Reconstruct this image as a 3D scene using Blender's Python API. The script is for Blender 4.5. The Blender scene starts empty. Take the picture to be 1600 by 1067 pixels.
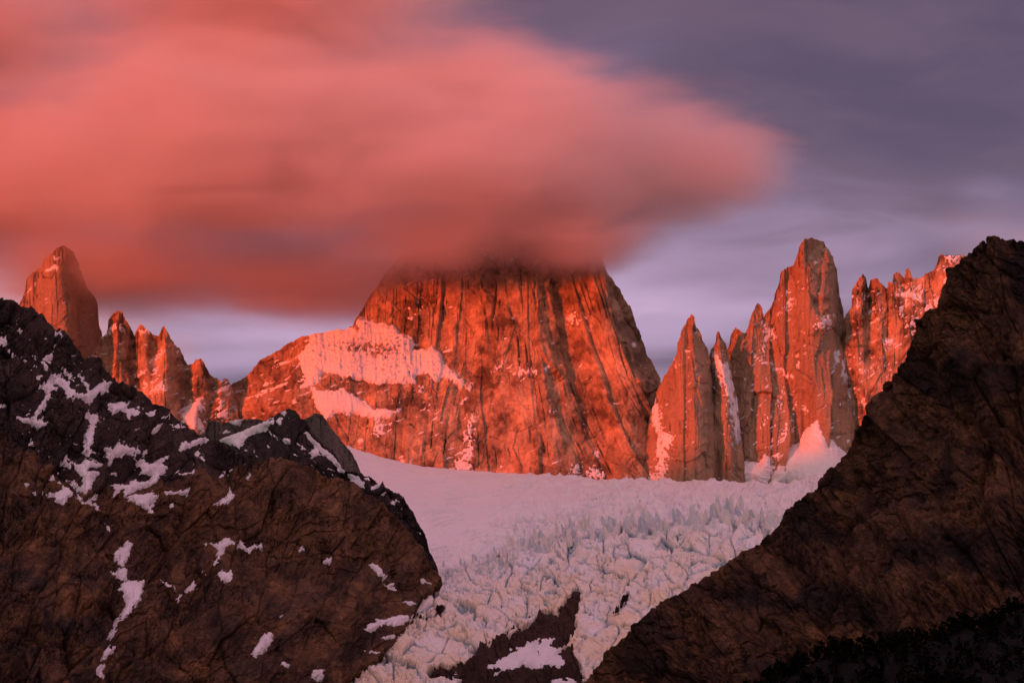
import bpy, bmesh, math, random
import numpy as np
from mathutils import Vector

scene = bpy.context.scene
col = scene.collection
R = math.radians

# ------------------------------------------------------------------ camera
PITCH = R(14.0)
F = 2198.0                      # focal length in pixels of the 1600 px wide photograph
cam_data = bpy.data.cameras.new('camera')
cam_data.sensor_width = 36.0
cam_data.lens = 36.0 * F / 1600.0
cam_data.clip_start = 1.0
cam_data.clip_end = 120000.0
cam = bpy.data.objects.new('camera', cam_data)
cam.location = (0, 0, 0)
cam.rotation_euler = (R(90) + PITCH, 0, 0)
col.objects.link(cam)
scene.camera = cam

# ------------------------------------------------------------------ sun, sky, exposure
SUN_AZ, SUN_EL = R(46.0), R(2.0)          # azimuth left of straight-behind, elevation
S = Vector((-math.sin(SUN_AZ) * math.cos(SUN_EL), -math.cos(SUN_AZ) * math.cos(SUN_EL), math.sin(SUN_EL)))
sd = bpy.data.lights.new('sun', 'SUN')
sd.energy = 3.2
sd.angle = R(0.55)
sd.color = (1.0, 0.066, 0.012)
sun = bpy.data.objects.new('sun', sd)
sun.rotation_euler = (-S).to_track_quat('-Z', 'Y').to_euler()
col.objects.link(sun)

scene.view_settings.view_transform = 'Standard'
scene.view_settings.look = 'None'
scene.view_settings.gamma = 1.0
scene.view_settings.use_curve_mapping = False
scene.view_settings.exposure = 0.60
scene.render.engine = 'CYCLES'
scene.cycles.use_denoising = True
scene.cycles.max_bounces = 8
scene.cycles.diffuse_bounces = 3
scene.cycles.volume_bounces = 4
scene.cycles.volume_step_rate = 1.0
scene.cycles.volume_max_steps = 256


class NT:
    """small helper to wire shader nodes"""
    def __init__(self, tree):
        self.t = tree
        self.n = tree.nodes
        self.l = tree.links

    def node(self, kind, **kw):
        nd = self.n.new(kind)
        for k, v in kw.items():
            setattr(nd, k, v)
        return nd

    def put(self, nd, sock, v):
        s = nd.inputs[sock]
        if isinstance(v, bpy.types.NodeSocket):
            self.l.new(v, s)
        elif v is not None:
            s.default_value = v

    def math(self, op, a, b=None, c=None, clamp=False):
        nd = self.node('ShaderNodeMath', operation=op, use_clamp=clamp)
        for i, v in enumerate((a, b, c)):
            if v is not None:
                self.put(nd, i, v)
        return nd.outputs[0]

    def vmath(self, op, a, b=None):
        nd = self.node('ShaderNodeVectorMath', operation=op)
        self.put(nd, 0, a)
        if b is not None:
            self.put(nd, 1, b)
        return nd.outputs['Value'] if op in ('LENGTH', 'DOT_PRODUCT', 'DISTANCE') else nd.outputs[0]

    def noise(self, vec, scale, detail=4.0, rough=0.55, dist=0.0):
        nd = self.node('ShaderNodeTexNoise')
        if vec is not None:
            self.put(nd, 'Vector', vec)
        self.put(nd, 'Scale', scale)
        self.put(nd, 'Detail', detail)
        self.put(nd, 'Roughness', rough)
        self.put(nd, 'Distortion', dist)
        return nd.outputs['Fac']

    def smooth(self, v, lo, hi, a=0.0, b=1.0):
        nd = self.node('ShaderNodeMapRange', interpolation_type='SMOOTHSTEP')
        self.put(nd, 'Value', v)
        self.put(nd, 'From Min', lo)
        self.put(nd, 'From Max', hi)
        self.put(nd, 'To Min', a)
        self.put(nd, 'To Max', b)
        return nd.outputs[0]

    def mix(self, f, a, b):
        nd = self.node('ShaderNodeMix', data_type='RGBA')
        self.put(nd, 0, f)
        for i, v in ((6, a), (7, b)):
            if isinstance(v, tuple):
                v = tuple(v) + (1.0,) * (4 - len(v))
            self.put(nd, i, v)
        return nd.outputs[2]


world = bpy.data.worlds.new('World')
scene.world = world
world.use_nodes = True


def build_world():
    w = NT(world.node_tree)
    w.n.clear()
    out = w.node('ShaderNodeOutputWorld')
    sky = w.node('ShaderNodeTexSky', sky_type='NISHITA')
    sky.sun_disc = False
    sky.sun_elevation = SUN_EL
    sky.sun_rotation = math.atan2(S.x, S.y)
    sky.altitude = 900
    sky.air_density = 1.0
    sky.dust_density = 1.5
    sky.ozone_density = 2.0
    bg1 = w.node('ShaderNodeBackground')
    w.put(bg1, 'Color', sky.outputs[0])
    w.put(bg1, 'Strength', 0.15)
    # high altostratus deck seen in perspective: direction projected on a plane
    tc = w.node('ShaderNodeTexCoord')
    d = tc.outputs['Generated']
    sx = w.node('ShaderNodeSeparateXYZ')
    w.put(sx, 0, d)
    z = w.math('ADD', w.math('MAXIMUM', sx.outputs[2], 0.0), 0.18)
    cx = w.node('ShaderNodeCombineXYZ')
    w.put(cx, 0, w.math('DIVIDE', sx.outputs[0], z))
    w.put(cx, 1, w.math('DIVIDE', sx.outputs[1], z))
    p = cx.outputs[0]
    st = w.node('ShaderNodeMapping')
    w.put(st, 'Vector', p)
    st.inputs['Rotation'].default_value = (0, 0, R(20))
    st.inputs['Scale'].default_value = (0.75, 1.25, 1.0)
    st.inputs['Location'].default_value = (12.0, 7.35, 0.0)
    big = w.noise(st.outputs[0], 1.15, 3.0, 0.5, 0.25)
    fine = w.noise(st.outputs[0], 4.5, 4.0, 0.55, 0.5)
    dens = w.math('ADD', w.math('MULTIPLY', big, 0.8), w.math('MULTIPLY', fine, 0.2))
    veil = w.mix(w.smooth(fine, 0.3, 0.7), (0.34, 0.23, 0.35), (0.44, 0.29, 0.43))
    grey = w.mix(w.smooth(fine, 0.3, 0.7), (0.078, 0.048, 0.086), (0.112, 0.067, 0.106))
    cover = w.smooth(dens, 0.37, 0.58)
    colr = w.mix(cover, veil, grey)
    # noise-placed pink patches, mostly out of view, brightened to light the glacier
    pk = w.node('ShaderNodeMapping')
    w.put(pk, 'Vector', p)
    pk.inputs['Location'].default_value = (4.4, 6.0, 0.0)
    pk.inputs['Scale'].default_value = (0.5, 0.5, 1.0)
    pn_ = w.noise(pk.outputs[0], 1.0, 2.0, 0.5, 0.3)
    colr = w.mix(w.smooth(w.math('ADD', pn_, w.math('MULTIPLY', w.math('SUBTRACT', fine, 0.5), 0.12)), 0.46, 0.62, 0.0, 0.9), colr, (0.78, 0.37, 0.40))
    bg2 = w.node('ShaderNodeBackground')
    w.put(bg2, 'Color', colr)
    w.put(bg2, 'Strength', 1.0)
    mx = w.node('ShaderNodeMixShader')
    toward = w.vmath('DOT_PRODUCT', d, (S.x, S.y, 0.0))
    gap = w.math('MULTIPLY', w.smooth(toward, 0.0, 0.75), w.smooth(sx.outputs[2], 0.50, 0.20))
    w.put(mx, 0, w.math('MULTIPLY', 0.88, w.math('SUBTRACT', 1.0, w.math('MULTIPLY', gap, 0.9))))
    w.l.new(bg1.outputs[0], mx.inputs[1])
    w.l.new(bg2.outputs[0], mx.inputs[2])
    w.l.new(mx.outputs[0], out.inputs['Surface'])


build_world()

# ------------------------------------------------------------------ numeric helpers
CT, ST = math.cos(PITCH), math.sin(PITCH)


def at(px, py, Y):
    """photograph pixel and distance -> point of the place"""
    px = np.asarray(px, float)
    dx = (px - 800.0) / F
    dy = (533.5 - np.asarray(py, float)) / F
    s = np.asarray(Y, float) / (CT - dy * ST)
    return np.stack([dx * s, np.broadcast_to(Y, s.shape) * 1.0, s * (ST + dy * CT)], -1)


_ang = np.arange(32) * (2 * np.pi / 32)
_gx, _gy = np.cos(_ang).astype(np.float32), np.sin(_ang).astype(np.float32)


def _hash(i, j, seed):
    h = (i.astype(np.uint32) * np.uint32(374761393) + j.astype(np.uint32) * np.uint32(668265263)
         + np.uint32((seed * 974634777 + 12345) & 0xFFFFFFFF))
    h ^= h >> np.uint32(13)
    h *= np.uint32(1274126177)
    h ^= h >> np.uint32(16)
    return h


def pn(x, y, seed=0):
    x = np.asarray(x, np.float32)
    y = np.asarray(y, np.float32)
    xi, yi = np.floor(x), np.floor(y)
    fx, fy = x - xi, y - yi
    i, j = xi.astype(np.int64), yi.astype(np.int64)
    u = fx * fx * fx * (fx * (fx * 6 - 15) + 10)
    v = fy * fy * fy * (fy * (fy * 6 - 15) + 10)

    def g(a, b):
        h = _hash(i + a, j + b, seed) & np.uint32(31)
        return _gx[h] * (fx - a) + _gy[h] * (fy - b)
    n0 = g(0, 0) * (1 - u) + g(1, 0) * u
    n1 = g(0, 1) * (1 - u) + g(1, 1) * u
    return (n0 * (1 - v) + n1 * v) * 1.5


def fbm(x, y, seed=0, octv=4, gain=0.5, lac=2.03):
    t, a = 0.0, 1.0
    for k in range(octv):
        t = t + a * pn(x, y, seed + 17 * k)
        x, y, a = x * lac + 3.7, y * lac + 1.3, a * gain
    return t


def ridged(x, y, seed=0, octv=4, gain=0.5, lac=2.07):
    """sharp crests, about -0.5..0.5"""
    t, a, s = 0.0, 1.0, 0.0
    w = 1.0
    for k in range(octv):
        n = 1.0 - np.abs(pn(x, y, seed + 31 * k)) * 1.6
        n = n * n * w
        w = np.clip(n * 1.6, 0, 1)
        t = t + a * n
        s += a
        x, y, a = x * lac + 5.1, y * lac + 2.9, a * gain
    return t / s - 0.5


def worley(x, y, seed=0):
    xi, yi = np.floor(x).astype(np.int64), np.floor(y).astype(np.int64)
    f1 = np.full(x.shape, 9.0)
    f2 = np.full(x.shape, 9.0)
    cid = np.zeros(x.shape, np.float32)
    for a in (-1, 0, 1):
        for b in (-1, 0, 1):
            h = _hash(xi + a, yi + b, seed)
            ox = (h & np.uint32(1023)).astype(float) / 1023
            oy = ((h >> np.uint32(10)) & np.uint32(1023)).astype(float) / 1023
            d = np.hypot(xi + a + ox - x, yi + b + oy - y)
            near = d < f1
            f2 = np.where(near, f1, np.minimum(f2, d))
            cid = np.where(near, ((h >> np.uint32(20)) & np.uint32(1023)).astype(np.float32) / 1023, cid)
            f1 = np.where(near, d, f1)
    return f1, f2, cid


def facets(X, Y, size, seed, amp, tilt, asp=1.0, crack=0.0, cw=0.06):
    """broken rock: every cell is a plane of its own height and slope; also returns the cell's random number"""
    w = 0.08
    x = X / size + fbm(X / (size * 0.8), Y / (size * 0.8 * asp), seed + 5, 2) * w
    y = Y / (size * asp) + fbm(X / (size * 0.8), Y / (size * 0.8 * asp), seed + 6, 2) * w
    xi, yi = np.floor(x).astype(np.int64), np.floor(y).astype(np.int64)
    f1 = np.full(x.shape, 9.0)
    f2 = np.full(x.shape, 9.0)
    bx = np.zeros(x.shape)
    by = np.zeros(x.shape)
    bh = np.zeros(x.shape, np.uint32)
    for a in (-1, 0, 1):
        for b in (-1, 0, 1):
            h = _hash(xi + a, yi + b, seed)
            ox = (h & np.uint32(1023)).astype(float) / 1023
            oy = ((h >> np.uint32(10)) & np.uint32(1023)).astype(float) / 1023
            dx, dy = x - (xi + a + ox), y - (yi + b + oy)
            d = np.hypot(dx, dy)
            near = d < f1
            f2 = np.where(near, f1, np.minimum(f2, d))
            bx, by, bh = np.where(near, dx, bx), np.where(near, dy, by), np.where(near, h, bh)
            f1 = np.where(near, d, f1)
    g = _hash(bh.astype(np.int64), bh.astype(np.int64) + 7, seed + 1)
    r1 = (g & np.uint32(1023)).astype(float) / 1023 - 0.5
    r2 = ((g >> np.uint32(10)) & np.uint32(1023)).astype(float) / 1023 - 0.5
    r3 = ((g >> np.uint32(20)) & np.uint32(1023)).astype(float) / 1023 - 0.5
    d = r1 * amp + tilt * (r2 * bx + r3 * by)
    if crack:
        d = d - crack * np.exp(-((f2 - f1) / cw) ** 2)
    return d, r1 + 0.5


def sstep(v, a, b):
    t = np.clip((v - a) / (b - a), 0, 1)
    return t * t * (3 - 2 * t)


def blur(a, r):
    """three box blurs of radius r"""
    r = int(max(1, r))
    for _ in range(3):
        for ax in (0, 1):
            p = [(0, 0), (0, 0)]
            p[ax] = (r + 1, r)
            c = np.cumsum(np.pad(a, p, mode='edge'), axis=ax)
            n = a.shape[ax]
            hi = np.take(c, np.arange(2 * r + 1, 2 * r + 1 + n), axis=ax)
            lo = np.take(c, np.arange(0, n), axis=ax)
            a = (hi - lo) / (2 * r + 1)
    return a


def sample_lines(lines, step=14.0):
    pts = []
    for ln in lines:
        ln = [tuple(map(float, q)) for q in ln]
        pts.append(ln[0])
        for a, b in zip(ln[:-1], ln[1:]):
            n = max(1, int(math.hypot(b[0] - a[0], b[1] - a[1]) / step))
            for k in range(1, n + 1):
                t = k / n
                pts.append(tuple(a[i] + (b[i] - a[i]) * t for i in range(3)))
    seen, outp = set(), []
    for q in pts:
        key = (round(q[0] / 3), round(q[1] / 3))
        if key not in seen:
            seen.add(key)
            outp.append(q)
    return np.array(outp)


def rbf(lines, X, Y, step=14.0, smooth=0.0):
    """linear-kernel interpolation of (px, py, value) polylines: keeps creases along them"""
    P = sample_lines(lines, step)
    n = len(P)
    d = np.hypot(P[:, None, 0] - P[None, :, 0], P[:, None, 1] - P[None, :, 1])
    A = np.zeros((n + 3, n + 3))
    A[:n, :n] = d - np.eye(n) * smooth
    A[:n, n] = A[n, :n] = 1
    A[:n, n + 1] = A[n + 1, :n] = P[:, 0] / 1000
    A[:n, n + 2] = A[n + 2, :n] = P[:, 1] / 1000
    w = np.linalg.lstsq(A, np.concatenate([P[:, 2], np.zeros(3)]), rcond=None)[0]
    xs, ys = X.ravel(), Y.ravel()
    out = w[n] + w[n + 1] * xs / 1000 + w[n + 2] * ys / 1000
    for k in range(n):
        out = out + w[k] * np.hypot(xs - P[k, 0], ys - P[k, 1])
    return out.reshape(X.shape)


def poly_sd(poly, X, Y):
    """signed distance in px, positive inside"""
    P = np.array(poly, float)
    Q = np.roll(P, -1, 0)
    dmin = np.full(X.shape, 1e9)
    ins = np.zeros(X.shape, bool)
    for (ax, ay), (bx, by) in zip(P, Q):
        ex, ey = bx - ax, by - ay
        L = ex * ex + ey * ey + 1e-9
        t = np.clip(((X - ax) * ex + (Y - ay) * ey) / L, 0, 1)
        dmin = np.minimum(dmin, (X - ax - t * ex) ** 2 + (Y - ay - t * ey) ** 2)
        c = (ay > Y) != (by > Y)
        ins ^= c & (X < ex * (Y - ay) / (ey if abs(ey) > 1e-9 else 1e-9) + ax)
    d = np.sqrt(dmin)
    return np.where(ins, d, -d)


def zoomed(ox, oy, s, pts):
    return [(ox + x * s, oy + y * s) for x, y in pts]


# ------------------------------------------------------------------ objects
def tag(o, label=None, cat=None, kind=None, group=None):
    for k, v in (('label', label), ('category', cat), ('kind', kind), ('group', group)):
        if v:
            o[k] = v
    return o


def mesh_obj(name, verts, quads, mat, parent=None, origin=None, attrs=None, smooth=True):
    """one mesh object from numpy arrays; origin = where its pivot stands"""
    verts = np.asarray(verts, np.float32)
    if parent is not None:
        origin = parent.get('_pivot') or parent.location
    origin = np.array(origin if origin is not None else (0, 0, 0), np.float32)
    me = bpy.data.meshes.new(name)
    nv, nf = len(verts), len(quads)
    k = quads.shape[1]
    me.vertices.add(nv)
    me.vertices.foreach_set('co', (verts - origin).astype(np.float32).ravel())
    me.loops.add(nf * k)
    me.loops.foreach_set('vertex_index', quads.astype(np.int32).ravel())
    me.polygons.add(nf)
    me.polygons.foreach_set('loop_start', np.arange(0, nf * k, k, dtype=np.int32))
    me.polygons.foreach_set('use_smooth', np.broadcast_to(np.asarray(smooth, bool), (nf,)).copy())
    me.update(calc_edges=True)
    for an, av in (attrs or {}).items():
        a = me.attributes.new(an, 'FLOAT', 'POINT')
        a.data.foreach_set('value', np.asarray(av, np.float32).ravel())
    me.materials.append(mat)
    o = bpy.data.objects.new(name, me)
    col.objects.link(o)
    if parent is not None:
        o.parent = parent
    else:
        o.location = Vector([float(c) for c in origin])
    return o


def grid_quads(nr, nc, keep=None):
    i = np.arange(nr * nc).reshape(nr, nc)
    q = np.stack([i[:-1, :-1], i[1:, :-1], i[1:, 1:], i[:-1, 1:]], -1)
    if keep is not None:
        q = q[keep]
    return q.reshape(-1, 4)


def compact(verts, quads, attrs=None):
    used = np.unique(quads)
    m = np.zeros(len(verts), np.int64)
    m[used] = np.arange(len(used))
    return verts[used], m[quads], {k: np.asarray(v).ravel()[used] for k, v in (attrs or {}).items()}


def normals(P):
    du = np.gradient(P, axis=1)
    dv = np.gradient(P, axis=0)
    n = np.cross(dv, du)
    n /= np.linalg.norm(n, axis=-1, keepdims=True) + 1e-9
    return n * np.where((n[..., 1:2] > 0) & (np.abs(n[..., 1:2]) > np.abs(n[..., 2:3])), -1, 1) * 1.0


class Sheet:
    """A mountain face: a grid from crest to foot, each vertex with its own depth, then roughened along its normal."""
    def __init__(self, outline, base, depth, step=1.25, rows=None, jag=1.5, seed=1, jag_f=0.18, jx=0.0):
        ox = np.array([q[0] for q in outline], float)
        oy = np.array([q[1] for q in outline], float)
        px = np.arange(ox[0], ox[-1] + 0.01, step)
        top = np.interp(px, ox, oy)
        top = top - jag * (fbm(px * jag_f, px * 0 + seed * 7.3, seed, 4, 0.6)) * 1.0
        if isinstance(base, (int, float)):
            bot = np.full(px.shape, float(base))
        else:
            bot = np.interp(px, [q[0] for q in base], [q[1] for q in base])
        bot = np.maximum(bot, top + 2)
        rows = rows or int(np.percentile(bot - top, 85) / step)
        t = np.linspace(0, 1, rows)[:, None]
        self.PX = np.broadcast_to(px[None, :], (rows, len(px))).copy()
        self.PY = top[None, :] * (1 - t) + bot[None, :] * t
        if jx:
            self.PX += (jx * fbm(top * 0.055, top * 0 + seed * 1.7, seed + 4, 4, 0.6))[None, :] * (1 - 0.6 * t)
        self.Y = depth(self.PX, self.PY)
        self.P = at(self.PX, self.PY, self.Y)
        self.mpp = float(np.median(self.Y)) / F
        self.N = self._n()
        self.D = np.zeros(self.PX.shape)
        self.edge = sstep(self.PY - top[None, :], 0.0, 7.0)      # keeps the crest line where it is
        self.seed = seed

    def _n(self):
        P = self.P
        Ps = np.stack([blur(P[..., k], 5) for k in range(3)], -1)
        du = np.gradient(Ps, axis=1)
        dv = np.gradient(Ps, axis=0)
        n = np.cross(du, dv)
        n /= np.linalg.norm(n, axis=-1, keepdims=True) + 1e-9
        flip = np.where(n[..., 1:2] > 0, -1.0, 1.0)
        n = n * flip
        # ease towards the viewer's side so steep flanks do not fold over
        n = n + np.array([0, -0.35, 0.0])
        return n / np.linalg.norm(n, axis=-1, keepdims=True)

    def rough(self, d, edge=0.25):
        self.D = d * (edge + (1 - edge) * self.edge)

    def surf(self, D=None):
        return self.P + self.N * (self.D if D is None else D)[..., None]

    def build(self, name, mat, thick=300.0, zlow=-80.0, tone=None, parent=None, extra=None, smooth=False):
        V = self.surf()
        crest = V[0]
        back = []
        for k in (4, 3, 2, 1):
            t = k / 4.0
            b = crest.copy()
            b[:, 1] += thick * t ** 0.8 + 1.0
            b[:, 2] -= np.maximum(crest[:, 2] - zlow, 5) * t ** 1.6 + 0.5
            b[:, 0] *= b[:, 1] / crest[:, 1]
            wob = fbm(self.PX[0] * 0.05, self.PX[0] * 0 + k * 3.1, self.seed + k, 3) * thick * 0.10
            b[:, 1] += wob
            back.append(b)
        full = np.concatenate([np.stack(back), V], 0)
        nr, nc = full.shape[:2]
        att = {}
        if getattr(self, 'var', None) is not None:
            att['var'] = np.concatenate([np.repeat(self.var[:1], 4, 0), self.var], 0)
        if tone is not None:
            att['tone'] = np.concatenate([np.repeat(tone[:1], 4, 0), tone], 0)
        for k, v in (extra or {}).items():
            att[k] = np.concatenate([np.repeat(v[:1], 4, 0), v], 0)
        origin = (float(V[..., 0].mean()), float(V[..., 1].mean()), float(V[..., 2].min()))
        o = mesh_obj(name, full.reshape(-1, 3), grid_quads(nr, nc), mat, origin=origin, attrs=att, parent=parent, smooth=smooth)
        self.obj = o
        self.slope = None
        return o

    def up(self, r=1):
        """how far the roughened surface faces the sky"""
        V = self.surf(blur(self.D, r))
        n = np.cross(np.gradient(V, axis=1), np.gradient(V, axis=0))
        n /= np.linalg.norm(n, axis=-1, keepdims=True) + 1e-9
        n = n * np.where(n[..., 1:2] > 0, -1.0, 1.0)
        return n

    def seen(self):
        """where the roughened surface stands in the photograph"""
        if getattr(self, 'QX', None) is None:
            V = self.surf()
            f = V[..., 1] * CT + V[..., 2] * ST
            self.QX = 800 + F * V[..., 0] / f
            self.QY = 533.5 - F * (V[..., 2] * CT - V[..., 1] * ST) / f
        return self.QX, self.QY

    def soft(self, r):
        self._bl = getattr(self, '_bl', {})
        if r not in self._bl:
            self._bl[r] = blur(self.D, r)
        return self._bl[r]

    def snow(self, name, sd, mat, thick=6.0, soft=5.0, blur_r=4, flutes=None, sink=1.6, kind=None, label=None, box=None, split=False):
        """snow lying on the face where sd (px) > 0; rock sticking out of it shows through"""
        r0, r1, c0, c1 = box or (0, self.D.shape[0], 0, self.D.shape[1])
        sl = (slice(r0, r1), slice(c0, c1))
        D = self.D[sl]
        Ds = self.soft(blur_r)[sl] + np.where(sd > 0, thick * (1 - np.exp(-np.maximum(sd, 0) / soft)), sink * self.mpp * sd)
        if flutes is not None:
            Ds = Ds + flutes[sl] * sstep(sd, 0, 6)
        vis = (Ds > D) & (sd > -6)
        keep = vis[:-1, :-1] | vis[1:, :-1] | vis[1:, 1:] | vis[:-1, 1:]
        if keep.sum() < 4:
            return None
        nr, nc = sd.shape
        V = (self.P[sl] + self.N[sl] * Ds[..., None]).reshape(-1, 3)
        parts = [keep]
        if split:
            lab = np.where(keep, np.arange(keep.size).reshape(keep.shape) + 1, 0)
            while True:
                m = np.pad(lab, 1)
                n = np.max([m[i:i + lab.shape[0], j:j + lab.shape[1]] for i in range(3) for j in range(3)], 0)
                n = np.where(keep, n, 0)
                if (n == lab).all():
                    break
                lab = n
            ids, cnt = np.unique(lab[keep], return_counts=True)
            parts = []
            small = np.zeros(keep.shape, bool)
            for i, c in zip(ids, cnt):
                if c >= 60:
                    parts.append(lab == i)
                elif c >= 5:
                    small |= lab == i
            if small.any():
                self.flecks = getattr(self, 'flecks', [])
                v, q, _ = compact(V, grid_quads(nr, nc, small))
                self.flecks.append((v, q))
        o = None
        for k in parts:
            v, q, _ = compact(V, grid_quads(nr, nc, k))
            o = mesh_obj(name, v, q, mat, parent=self.obj)
            tag(o, label, None, kind)
        return o

    def patches(self, name, polys, mat, warp=3.0, wf=0.12, broken=0.0, **kw):
        """each traced snow patch as a child of its own; edges ragged"""
        QX, QY = self.seen()
        wx = fbm(QX * wf, QY * wf * 1.4, self.seed + 101, 4, 0.6) * warp
        wy = fbm(QX * wf, QY * wf * 1.4, self.seed + 202, 4, 0.6) * warp * 0.7
        X, Y = QX + wx, QY + wy
        brk = (fbm(QX * 0.22, QY * 0.20, self.seed + 303, 4, 0.65) - 0.12) * broken if broken else X * 0
        self.flecks = []
        for poly in polys:
            xs = [q[0] for q in poly]
            ys = [q[1] for q in poly]
            inb = (X > min(xs) - 14) & (X < max(xs) + 14) & (Y > min(ys) - 14) & (Y < max(ys) + 14)
            if not inb.any():
                continue
            rr_, cc_ = np.where(inb)
            box = (rr_.min(), rr_.max() + 1, cc_.min(), cc_.max() + 1)
            sl = (slice(box[0], box[1]), slice(box[2], box[3]))
            sdv = poly_sd(poly, X[sl], Y[sl]) + brk[sl]
            self.snow(name, sdv, mat, box=box, split=True, **kw)
        if self.flecks:
            n = 0
            vs, qs = [], []
            for v, q in self.flecks:
                vs.append(v)
                qs.append(q + n)
                n += len(v)
            tag(mesh_obj('snow_flecks', np.concatenate(vs), np.concatenate(qs), mat, parent=self.obj), None, None, 'stuff')


# ------------------------------------------------------------------ materials
def rock_mat(name, cols, scale, streak=(1, 1, 0.25), bump=0.6, bump_scale=None, rough=0.92, dist=2.0, tone_col=None, grain=0.34):
    m = bpy.data.materials.new(name)
    m.use_nodes = True
    t = NT(m.node_tree)
    b = t.n['Principled BSDF']
    geo = t.node('ShaderNodeNewGeometry')
    mp = t.node('ShaderNodeMapping')
    t.put(mp, 'Vector', geo.outputs['Position'])
    mp.inputs['Scale'].default_value = streak
    p = mp.outputs[0]
    n1 = t.noise(p, scale, 7, 0.66, 0.1)
    n2 = t.noise(p, scale * 4.3, 7, 0.70, 0.1)
    n3 = t.noise(geo.outputs['Position'], scale * 16, 4, 0.65)
    c = t.mix(t.smooth(n1, 0.36, 0.64), cols[0], cols[1])
    c = t.mix(t.smooth(n2, 0.45, 0.75, 0.0, 0.75), c, cols[2])
    if tone_col is not None:
        a = t.node('ShaderNodeAttribute', attribute_name='tone')
        c = t.mix(a.outputs['Fac'], c, t.mix(t.smooth(n2, 0.35, 0.65), tone_col[0], tone_col[1]))
    hs = t.node('ShaderNodeHueSaturation')
    t.put(hs, 'Color', c)
    va = t.node('ShaderNodeAttribute', attribute_name='var')
    t.put(hs, 'Value', t.math('MULTIPLY', t.smooth(n3, 0.25, 0.75, 1 - grain, 1 + grain), t.math('ADD', 1.0, va.outputs['Fac'])))
    t.put(b, 'Base Color', hs.outputs[0])
    t.put(b, 'Roughness', rough)
    b.inputs['Specular IOR Level'].default_value = 0.2
    bs = bump_scale or scale * 8
    nb = t.math('ADD', t.noise(geo.outputs['Position'], bs, 8, 0.72, 0.0), t.math('MULTIPLY', t.noise(geo.outputs['Position'], bs * 3.5, 4, 0.6), 0.35))
    bp = t.node('ShaderNodeBump')
    t.put(bp, 'Height', nb)
    t.put(bp, 'Strength', bump)
    t.put(bp, 'Distance', 2.2 / bs)
    t.l.new(bp.outputs[0], b.inputs['Normal'])
    return m


def snow_mat(name, c0, c1, scale, bump=0.25):
    m = bpy.data.materials.new(name)
    m.use_nodes = True
    t = NT(m.node_tree)
    b = t.n['Principled BSDF']
    geo = t.node('ShaderNodeNewGeometry')
    p = geo.outputs['Position']
    n = t.noise(p, scale, 5, 0.6, 0.5)
    t.put(b, 'Base Color', t.mix(t.smooth(n, 0.3, 0.7), c0, c1))
    t.put(b, 'Roughness', 0.75)
    b.inputs['Specular IOR Level'].default_value = 0.2
    bp = t.node('ShaderNodeBump')
    t.put(bp, 'Height', t.noise(p, scale * 3, 6, 0.6, 0.6))
    t.put(bp, 'Strength', bump)
    t.put(bp, 'Distance', 0.8 / scale)
    t.l.new(bp.outputs[0], b.inputs['Normal'])
    return m


def ice_mat(name):
    m = bpy.data.materials.new(name)
    m.use_nodes = True
    t = NT(m.node_tree)
    b = t.n['Principled BSDF']
    geo = t.node('ShaderNodeNewGeometry')
    p = geo.outputs['Position']
    dirt = t.node('ShaderNodeAttribute', attribute_name='dirt').outputs['Fac']
    blue = t.node('ShaderNodeAttribute', attribute_name='blue').outputs['Fac']
    n1 = t.noise(p, 0.02, 6, 0.65, 0.8)
    n2 = t.noise(p, 0.09, 5, 0.65, 1.2)
    c = t.mix(t.smooth(n1, 0.3, 0.7), (0.86, 0.88, 0.90), (0.81, 0.83, 0.87))
    d = t.math('MULTIPLY', dirt, t.smooth(n1, 0.25, 0.6, 0.55, 1.0))
    c = t.mix(d, c, t.mix(t.smooth(n2, 0.35, 0.7), (0.87, 0.75, 0.54), (0.76, 0.63, 0.44)))
    bl = t.math('MULTIPLY', blue, t.smooth(n2, 0.3, 0.6, 0.5, 1.0))
    c = t.mix(bl, c, (0.26, 0.43, 0.52))
    t.put(b, 'Base Color', c)
    t.put(b, 'Roughness', 0.6)
    b.inputs['Specular IOR Level'].default_value = 0.25
    bp = t.node('ShaderNodeBump')
    t.put(bp, 'Height', t.noise(p, 0.12, 7, 0.65, 1.0))
    t.put(bp, 'Strength', 0.4)
    t.put(bp, 'Distance', 5.0)
    t.l.new(bp.outputs[0], b.inputs['Normal'])
    return m


M_granite = rock_mat('orange_granite', [(0.49, 0.34, 0.21), (0.44, 0.31, 0.20), (0.36, 0.25, 0.175)], 0.006, (1, 1, 0.16), 0.7, 0.07, grain=0.16)
M_grey = rock_mat('grey_rock', [(0.20, 0.18, 0.15), (0.15, 0.135, 0.115), (0.10, 0.09, 0.08)], 0.012, (1, 1, 0.35), 0.8, 0.06)
M_dark = rock_mat('dark_rock', [(0.070, 0.054, 0.050), (0.048, 0.038, 0.037), (0.10, 0.074, 0.064)], 0.012, (1, 1, 0.6), 0.9, 0.06)
M_brown = rock_mat('brown_rock', [(0.200, 0.106, 0.050), (0.125, 0.072, 0.044), (0.32, 0.172, 0.066)], 0.010, (1, 1, 0.45), 0.9, 0.08,
                   tone_col=((0.050, 0.037, 0.032), (0.085, 0.060, 0.047)))
M_right = rock_mat('right_slope_rock', [(0.150, 0.074, 0.034), (0.090, 0.049, 0.030), (0.29, 0.148, 0.054)], 0.012, (1, 1, 0.5), 0.9, 0.10,
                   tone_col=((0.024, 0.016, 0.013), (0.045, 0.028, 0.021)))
M_snow = snow_mat('snow', (0.86, 0.87, 0.89), (0.80, 0.81, 0.84), 0.02)
M_ice = ice_mat('glacier_ice')



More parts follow.
